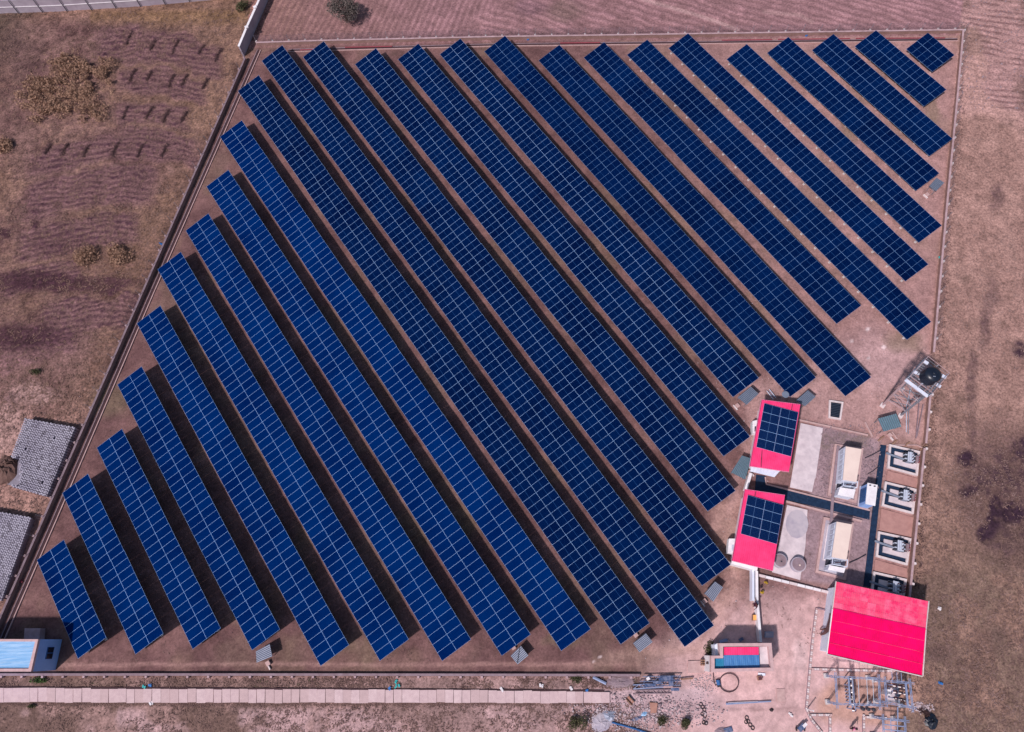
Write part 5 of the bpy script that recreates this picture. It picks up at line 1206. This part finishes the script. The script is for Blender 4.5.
scatter('stubble', (915, 120, 1050, 740), 16000, .2, 'dryd', 63, lambda a, b, X, Y: (a > 948 - (b - 200) * .077) * burn(a, b) * np.clip(-.15 + .35 * (b > 420) + 1.2 * (fbm(X, Y, .15, 720) - .35), 0, 1), 3, .4, 'brown stubble over the right field')
scatter('tan_stubble', (915, 120, 1050, 740), 9000, .2, 'drypink', 64, lambda a, b, X, Y: (a > 948 - (b - 200) * .077) * burn(a, b) * np.clip(.1 + 1.3 * (fbm(X, Y, .15, 730) - .35), 0, 1), 3, .4, 'pale pinkish stubble over the right field')
scatter('verge_grass', (-20, 677, 640, 688), 3500, .2, 'dryd', 65, lambda a, b, X, Y: np.clip(1.6 * (fbm(X, Y, .3, 740) - .3), 0, 1), 4, .6, 'dry weeds between bottom wall and slab walkway')
scatter('verge_weeds', (-20, 704, 640, 740), 7000, .2, 'dryd', 66, lambda a, b, X, Y: np.clip(.1 + .9 * (fbm(X, Y, .25, 750) - .4), 0, 1), 4, .5, 'dry brown weeds below the slab walkway')
scatter('green_weeds', (60, 678, 640, 688), 500, .16, 'green', 67, lambda a, b, X, Y: np.clip(3 * (fbm(X, Y, .2, 760) - .5), 0, 1), 4, .6, 'green weeds above the slab walkway')
scatter('top_weeds', (262, 30, 960, 37), 1600, .14, 'dryd', 68, lambda a, b, X, Y: np.clip(2 * (fbm(X, Y, .3, 770) - .4), 0, 1), 3, .5, 'dry weeds at the foot of the top wall')
scatter('wall_foot_grass', (0, 60, 260, 640), 9000, .2, 'dryd', 69, lambda a, b, X, Y: ((a + (b - 57) / 2.286 > 226) & (a + (b - 57) / 2.286 < 240)) * .8, 3, .5, 'dry grass along the foot of the left wall')
def inner(px, py, X, Y):
    lw = (px + (py - 57) / 2.286 > 262); rw = px < 940 - (py - 292) * .09
    return lw * rw * np.clip(.05 + 1.5 * (fbm(X, Y, .14, 780) - .5), 0, 1)
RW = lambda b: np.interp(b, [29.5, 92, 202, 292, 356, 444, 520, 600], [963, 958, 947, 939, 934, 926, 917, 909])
scatter('fence_shade_scrub', (905, 34, 975, 600), 26000, .13, 'twig', 73, lambda a, b, X, Y: ((a > RW(b) + 2.5) & (a < RW(b) + 9)) * (.25 + .5 * fbm(X, Y, .5, 810)), 2, .3, 'dark blades added as the fence shadow outside the right wall')  # dark blades added in place of the fence's shadow strip
scatter('edge_weeds', (-10, 701.5, 610, 705.5), 2600, .13, 'dryd', 71, None, 3, .4, 'dry weeds creeping over the lower edge of the slabs')
scatter('thicket_skirt', (14, 44, 128, 132), 7000, .22, 'thicket', 72, lambda a, b, X, Y: np.clip(1.15 - np.hypot((a - 70) / 50, (b - 90) / 38), 0, 1) * np.clip(2.4 * (fbm(X, Y, .3, 790) - .38), 0, 1), 4, .6, 'loose tan grass around the big thicket')
scatter('yard_grass', (60, 50, 950, 665), 9000, .14, 'dryd', 70, inner, 3, .5, 'sparse dry grass between the solar rows')
def _stones_marker(): pass
def stones(name, region, n, s, m_, seed, label, dens=None):
    r_ = random.Random(seed); mb = MB(); x0, y0, x1, y1 = region
    for _ in range(n):
        a, b = r_.uniform(x0, x1), r_.uniform(y0, y1)
        if dens and r_.random() > dens(a, b): continue
        c_ = G(a, b); q_ = s * r_.uniform(.4, 1.3) * (1.8 if r_.random() < .06 else 1); ro = r_.uniform(0, 3)
        tp_ = [(c_.x + math.cos(ro + k * 1.57 + r_.uniform(-.3, .3)) * q_ * r_.uniform(.6, 1), c_.y + math.sin(ro + k * 1.57) * q_ * r_.uniform(.6, 1)) for k in range(4)]
        h_ = q_ * r_.uniform(.5, .9); n0 = len(mb.v)
        mb.v += [(x_, y_, -.03) for x_, y_ in tp_] + [(c_.x + (x_ - c_.x) * .6, c_.y + (y_ - c_.y) * .6, h_) for x_, y_ in tp_]
        mb.f += [tuple(n0 + i for i in f) for f in ((0, 1, 5, 4), (1, 2, 6, 5), (2, 3, 7, 6), (3, 0, 4, 7), (4, 5, 6, 7))]; mb.m += [0] * 5
    return solo(name, mb, m_, label, 'stones', G((x0 + x1) / 2, (y0 + y1) / 2), None, 'stuff')
eld = lambda cx, cy, rx, ry: (lambda a, b: max(0, 1.1 - math.hypot((a - cx) / rx, (b - cy) / ry)))
stones('rubble', (560, 688, 730, 740), 3800, .12, 'stone', 81, 'pale rubble strewn below the blue scrap', eld(648, 712, 78, 20))
stones('dark_rubble', (560, 688, 730, 740), 1800, .12, 'stone_d', 82, 'dark rubble mixed into the pale rubble', eld(640, 712, 80, 22))
stones('gravel', (690, 670, 725, 700), 500, .10, 'stone', 83, 'pale gravel beside the small building', eld(702, 684, 20, 14))
stones('yard_stones', (640, 300, 900, 670), 900, .06, 'stone', 84, 'small stones scattered over the right part of the yard')
stones('yard_pebbles', (60, 60, 900, 670), 1500, .05, 'stone_d', 85, 'dark pebbles scattered over the whole yard')
stones('grey_gravel', (818, 424, 880, 500), 1300, .08, 'stone_d', 86, 'dark gravel between the containers')
stones('field_clods', (960, 0, 1030, 110), 900, .12, 'stone_d', 87, 'dark clods in the furrows of the upper right field', lambda a, b: .5)
stones('spoil', (905, 700, 935, 716), 420, .14, 'stone', 88, 'pale broken spoil right of the switchyard', eld(920, 708, 14, 7))

# ------------------------------------------------------------------ block stacks on the left
def block_stack(corners, h, label, hole=None):
    q = quad_pts(corners, h); t = thing('block_stack', flat(sum(q, Vector()) / len(q)), label, 'block stack', 'stacks of grey blocks')
    a, b, c_, d_ = q; W_ = (b - a).length; L_ = (d_ - a).length; nu = int(W_ / .24); nv_ = int(L_ / .30); r_ = random.Random(int(W_ * 100)); mb = MB(); md = MB()
    for i in range(nu):
        for j in range(nv_):
            u0, v0 = i / nu, j / nv_
            P_ = bil(q, u0, v0); ip = project(P_.x, P_.y, h)
            if hole and hole(float(ip[0]), float(ip[1])): continue
            o = .5 / nv_ if i % 2 else 0
            z_ = h + r_.uniform(-.025, .015); 
            if r_.random() < .006: z_ -= .25
            p4 = [bil(q, u0, v0 + o * .6), bil(q, u0 + .74 / nu, v0 + o * .6), bil(q, u0 + .74 / nu, v0 + o * .6 + .70 / nv_), bil(q, u0, v0 + o * .6 + .70 / nv_)]
            (md if r_.random() < .12 else mb).prism([(v.x, v.y) for v in p4], -.05 if hole else h - .3, z_)
    mk('top_blocks', mb, 'hole_block', t)['kind'] = 'stuff'; mk('dark_blocks', md, 'hole_block2', t)['kind'] = 'stuff'
    core = [bil(q, .02, .02), bil(q, .98, .02), bil(q, .98, .98), bil(q, .02, .98)]
    mk('core', MB().prism([(v.x, v.y) for v in core], -.05, .12 if hole else h - .12), 'hole_block2', t)
    return t
block_stack([(24.8, 418), (75.6, 427), (47, 496.8), (1.0, 484)], 1.0, 'upper stack of pale grey blocks outside the left wall', lambda x_, y_: x_ < 19 and 456 < y_ < 484)
block_stack([(-42, 504), (31.5, 517.2), (1.5, 601), (-70, 590)], 1.0, 'lower stack of pale grey blocks cut by the left picture edge')
def heap(name, pxc, rx, ry, h, m_, label, cat, seed, rot=0):
    r_ = random.Random(seed); c_ = G(*pxc); n = 16; rings = 6; vs = []
    for a in range(rings):
        f = a / (rings - 1)
        for b in range(n):
            th_ = 2 * math.pi * b / n; rr = (1 - f) * (1 + r_.uniform(-.18, .18)); x_, y_ = math.cos(th_) * rr * rx, math.sin(th_) * rr * ry
            vs.append((c_.x + x_ * math.cos(rot) - y_ * math.sin(rot), c_.y + x_ * math.sin(rot) + y_ * math.cos(rot), -.05 + h * (f ** .7) * (1 + r_.uniform(-.2, .2))))
    fs = [(a * n + b, a * n + (b + 1) % n, (a + 1) * n + (b + 1) % n, (a + 1) * n + b) for a in range(rings - 1) for b in range(n)] + [tuple(range((rings - 1) * n, rings * n))]
    return solo(name, MB().add(vs, fs), m_, label, cat, flat(c_))
heap('soil_heap', (7, 470), 1.6, 1.9, 1.1, 'soil_dark', 'brown soil heap at the left notch of the upper block stack', 'heap', 3)
shrub('dry_bush', (13, 463), .8, .7, 1.3, 300, .14, 'dryd', 'brown brushwood on the soil heap beside the upper block stack', 'bush', 55)
heap('dark_heap', (931, 721), .75, .85, .6, 'black', 'black and navy tarp heap right of the switchyard', 'heap', 4)
shrub('scrub', (924, 713), .55, .6, .5, 260, .1, 'twig', 'dark brush at the upper left of the black heap', 'bush', 56)
heap('sand_heap', (601, 722), 1.3, 1.0, .3, 'concrete_grey', 'low purple-grey gravel heap beside the bottom centre shrub', 'heap', 5)

# ------------------------------------------------------------------ scrap and small things, lower right
def lattice(a_, b_, w, m_, label, name='lattice_frame', z_=.25):
    a, b = G(*a_, z_), G(*b_, z_); d = (b - a).normalized(); n_ = Vector((-d.y, d.x, 0)) * w / 2; t = thing(name, flat(a), label, 'scrap frame', 'blue steel scrap by the bottom wall')
    for s_ in (-1, 1): mk('chord', MB().beam(a + n_ * s_, b + n_ * s_, .09), m_, t)
    m2 = int((b - a).length / .55)
    for k in range(m2): mk('lacing', MB().beam(lerp(a, b, k / m2) + n_ * (1 if k % 2 else -1), lerp(a, b, (k + 1) / m2) - n_ * (1 if k % 2 else -1), .05), m_, t)
lattice((643, 679), (681, 678.4), .5, 'bluescrap', 'upper blue steel frame of the scrap pile', z_=.5)
lattice((640, 684), (680, 682.4), .55, 'bluescrap', 'middle blue steel frame of the scrap pile', z_=.35)
lattice((633, 687), (663, 685.2), .4, 'bluesteel', 'pale blue steel frame at the left of the scrap pile', z_=.22)
lattice((635, 692), (671, 691.4), .35, 'coping_dark', 'thin brown ladder frame at the foot of the scrap pile', z_=.15)
r_ = random.Random(12)
for k, (x_, y_, w_, l_) in enumerate(((666, 678.8, 1.6, .4), (671, 683.5, .5, .5), (657, 682.5, .9, .3), (675, 689.3, .9, .3), (650, 684.8, 1.2, .25))):
    solo('scrap_plate', MB().box(G(x_, y_, .5), w_, l_, .45 + .03 * k, .5 + .03 * k, r_.uniform(-.1, .15)), 'bluescrap',
         ['long blue plate on top of the scrap pile', 'square blue plate right in the scrap pile', 'blue plate in the middle of the scrap pile', 'blue plate at the lower right of the scrap pile', 'thin blue plate left in the scrap pile'][k], 'scrap plate', None, 'blue plates in the scrap pile')
solo('white_bag', MB().box(G(647.4, 678.4), .35, .3, 0, .55, .4), 'whitelitter', 'white bag at the left top of the blue scrap pile', 'bag')
cable([(681, 679.3), (693, 678.2)], .08, 'wood', 'brown pole sticking out right of the blue scrap pile', 'pole', .3, 'pole')
cable([(593, 677), (606, 683.5)], .16, 'bluesteel', 'grey-blue curved pipe left of the scrap, by the bottom wall', 'pipe', .2, 'pipe')
heap('ash_heap', (620, 682), 2.0, .7, .3, 'stone_d', 'dark ashy heap between bottom wall and walkway end', 'heap', 9)
t = thing('long_pole', G(725, 705), 'long blue-white pole lying on pale ground below the small building', 'pole')
mk('shaft', MB().tube(G(726, 703.8, .15), G(771, 701.3, .15), .11, 8, .07), 'bluesteel', t); mk('shaft', MB().tube(G(728, 702.9, .15), G(758, 701.6, .15), .06, 8), 'white', t)
cable([(612, 722.4), (634, 728.5), (654, 735)], .09, 'blue_deep', 'dark blue pipe running off the bottom edge of the picture', 'pipe', .15, 'pipe')
cable([(713, 673), (714, 682), (716, 686)], .05, 'hose', 'short dark hose beside the coiled hose', 'hose', .1, 'hose')
pts = [(729 + 9.6 * math.cos(a), 682.6 + 9.4 * math.sin(a)) for a in [2.75 - k * .32 for k in range(0, 19)]]
cable(pts, .06, 'hose', 'dark hose laid in a wide ring below the small building', 'hose', .1, 'hose_ring')
t = thing('pump', G(718.2, 683), 'small blue-black pump at the left of the ring-shaped hose', 'pump')
mk('motor', MB().tube(G(717.8, 680, .25), G(718.8, 685, .25), .2, 10), 'blue_deep', t); mk('base', MB().box(G(718.4, 683), .45, .8, 0, .09, .1), 'dark', t)
o = solo('barrow_box', MB().box(G(759, 678), .45, .42, 0, .4, .1), 'wood', 'dark brown box below the small red and blue building', 'box'); mk('lid', MB().box(G(759, 678), .36, .33, .401, .43, .1), 'porcelain', o)
solo('white_board', MB().box(G(761.5, 674.2), .75, .25, 0, .12, -.15), 'whiteblue', 'pale board lying above the dark brown box', 'board')
r_ = random.Random(44)
for k, (x_, y_) in enumerate(((700.6, 704.5), (702.4, 707.2), (704, 709.8), (702.2, 714.2), (704.6, 716), (703.6, 722.6), (705.8, 723.2), (746.5, 717.8), (748, 721.5), (750, 725), (752.5, 728), (746, 722))):
    c_ = G(x_, y_); grp = 'dark rings' ; mb = MB()
    mb.lathe(c_, [(.15, .0), (.21, .02), (.21, .1), (.16, .11), (.14, .06)], 12); mb.f.pop(); mb.m.pop()
    pos = ['topmost of the dark rings below the round-bush rubble', 'second dark ring from the top of the left chain', 'third dark ring of the left chain', 'left ring of the middle pair in the left chain', 'right ring of the middle pair in the left chain', 'left ring of the lowest pair in the left chain', 'right ring of the lowest pair in the left chain',
           'topmost ring of the right chain near the bottom edge', 'second ring of the right chain near the bottom edge', 'third ring of the right chain near the bottom edge', 'lowest ring of the right chain near the bottom edge', 'ring lying left of the right chain'][k]
    solo('rubber_ring', mb, 'rubber', pos, 'ring', c_, 'rubber rings on the ground at lower right')
t = thing('wooden_trough', G(628, 702), 'long wooden trough lying at an angle in the walkway', 'trough')
a, b = G(627.2, 697.6, .15), G(633, 704, .15); d = (b - a).normalized(); n_ = Vector((-d.y, d.x, 0))
for s_ in (-1, 1): mk('side_board', MB().beam(a + n_ * .22 * s_, b + n_ * .22 * s_, .08, .3), 'wood', t)
mk('bottom_board', MB().beam(a - Vector((0, 0, .1)), b - Vector((0, 0, .1)), .4, .05), 'terracotta', t)
t = thing('board', G(654.5, 707), 'flat terracotta board on the rubble', 'board'); q = quad_pts([(649.6, 702.6), (657.6, 703.2), (656.4, 712.6), (650.8, 712.8)], .2)
mk('panel', MB().prism([(v.x, v.y) for v in q], .12, .2), 'terracotta', t); mk('batten', MB().beam(q[0] - Vector((0, 0, .1)), q[1] - Vector((0, 0, .1)), .1), 'wood', t); mk('batten', MB().beam(q[3] - Vector((0, 0, .1)), q[2] - Vector((0, 0, .1)), .1), 'wood', t)
heap('plastic_sheet', (643.5, 714.5), .45, .25, .2, 'cyan_sheet', 'pale blue plastic sheet crumpled on the rubble', 'plastic sheet', 15, .3)
heap('blue_sacks', (638, 718), .8, .25, .2, 'bluescrap', 'dark blue sacks below the pale plastic sheet', 'sacks', 16, .3)
heap('blue_gravel_bag', (609, 716), .8, .7, .3, 'greysheet_l', 'bluish grey pile right of the purple-grey heap', 'heap', 17)
for k, (x_, y_, m_, lb) in enumerate(((149.8, 685.8, 'bluelitter', 'blue plastic scrap above the walkway, lower left'), (144.5, 687.2, 'cyanlitter', 'turquoise scrap left of the blue scrap above the walkway'), (395.5, 681.5, 'cyanlitter', 'upper turquoise scrap above the walkway'), (397.5, 685.5, 'cyanlitter', 'lower turquoise scrap above the walkway'),
    (390, 689, 'bluelitter', 'blue scrap left of two turquoise ones'), (501, 689.5, 'whitelitter', 'white litter at the upper edge of the walkway'), (541, 686, 'whitelitter', 'white rag above the walkway, right of centre'), (588, 689, 'bluelitter', 'blue litter near the right end of the walkway'), (571.6, 689, 'whitelitter', 'small white litter left of the blue one by the walkway end'), (152.6, 703, 'whitelitter', 'white scrap just below the walkway'),
    (161.3, 244.6, 'bluelitter', 'blue scrap outside the left wall'), (22, 581, 'redpipe', 'red rag in the drain by the left wall'), (939.5, 257.5, 'cyanlitter', 'turquoise scrap inside the right wall'), (528.2, 39.5, 'bluelitter', 'blue scrap near the top wall, centre'), (807, 36.2, 'bluelitter', 'blue scrap near the top wall, right'), (312.5, 43, 'bluelitter', 'dark blue scrap near the top wall, left'), (939, 608, 'whitelitter', 'white scrap right of the big red shed'), (790, 715, 'whitelitter', 'white slab scrap near the lower edge'),
    (940, 683, 'bluelitter', 'blue scrap in the right field by the switchyard'))):
    s_ = .22 if m_ != 'whitelitter' else .26
    mb = MB(); r_ = random.Random(k); c_ = G(x_, y_)
    for _ in range(3): mb.box(c_ + Vector((r_.uniform(-.2, .2), r_.uniform(-.15, .15), 0)), s_ * r_.uniform(.8, 1.6), s_ * r_.uniform(.5, 1), .02, .1 + .05 * _, r_.uniform(0, 3))
    solo('litter', mb, m_, lb, 'litter', c_)
# cart and sheet metal near the bottom edge
t = thing('cart', G(800, 728), 'small blue and white cart cut by the bottom edge', 'cart')
mk('tray', MB().box(G(800, 727), .8, .5, .35, .55, .6), 'bluescrap', t); mk('panel', MB().box(G(803, 724.5), .5, .3, .551, .6, .6), 'white', t)
for s_ in (-1, 1): mk('wheel', MB().tube(G(800 + 4 * s_, 729, .2), G(800.8 + 4 * s_, 729, .2), .2, 12), 'rubber', t)
solo('scrap_sheet', MB().box(G(728, 730), .9, .5, 0, .12, .2), 'bluescrap', 'blue scrap sheet by the bottom edge below the long pole', 'scrap sheet')
heap('dark_debris', (723, 731), .9, .4, .2, 'stone_d', 'dark debris left of the blue scrap sheet at the bottom edge', 'heap', 22)
heap('dirt_clump', (771.5, 709.7), .25, .2, .25, 'rubber', 'dark clump lying on the faint line below the long pole', 'clump', 23)
# small frame by the upper red shed
t = thing('ladder', G(771, 394), 'pale ladder leaning by the upper edge of the upper red shed', 'ladder')
a, b = G(768, 390, .3), G(774.5, 398.5, .3); d = (b - a).normalized(); n_ = Vector((-d.y, d.x, 0)) * .2
for s_ in (-1, 1): mk('rail', MB().beam(a + n_ * s_, b + n_ * s_, .06), 'whiteblue', t)
for k in range(1, 5): mk('rung', MB().beam(lerp(a, b, k / 5) - n_, lerp(a, b, k / 5) + n_, .05), 'bluesteel', t)
b_ = G(780, 398.2); t = thing('satellite_dish', b_, 'grey oval dish on a pole just above the upper red shed', 'dish')
mk('mast', MB().tube(b_ + Vector((0, 0, -.05)), b_ + Vector((.1, .0, 1.0)), .04, 6), 'steel', t)
mk('dish', MB().lathe(b_ + Vector((.35, .1, 0)), [(.05, .98), (.42, 1.06), (.45, 1.12), (.43, 1.13)], 16), 'greysheet', t)
print('objects', len(bpy.data.objects), 'tris approx', sum(len(o.data.polygons) for o in bpy.data.objects if o.type == 'MESH') * 2)
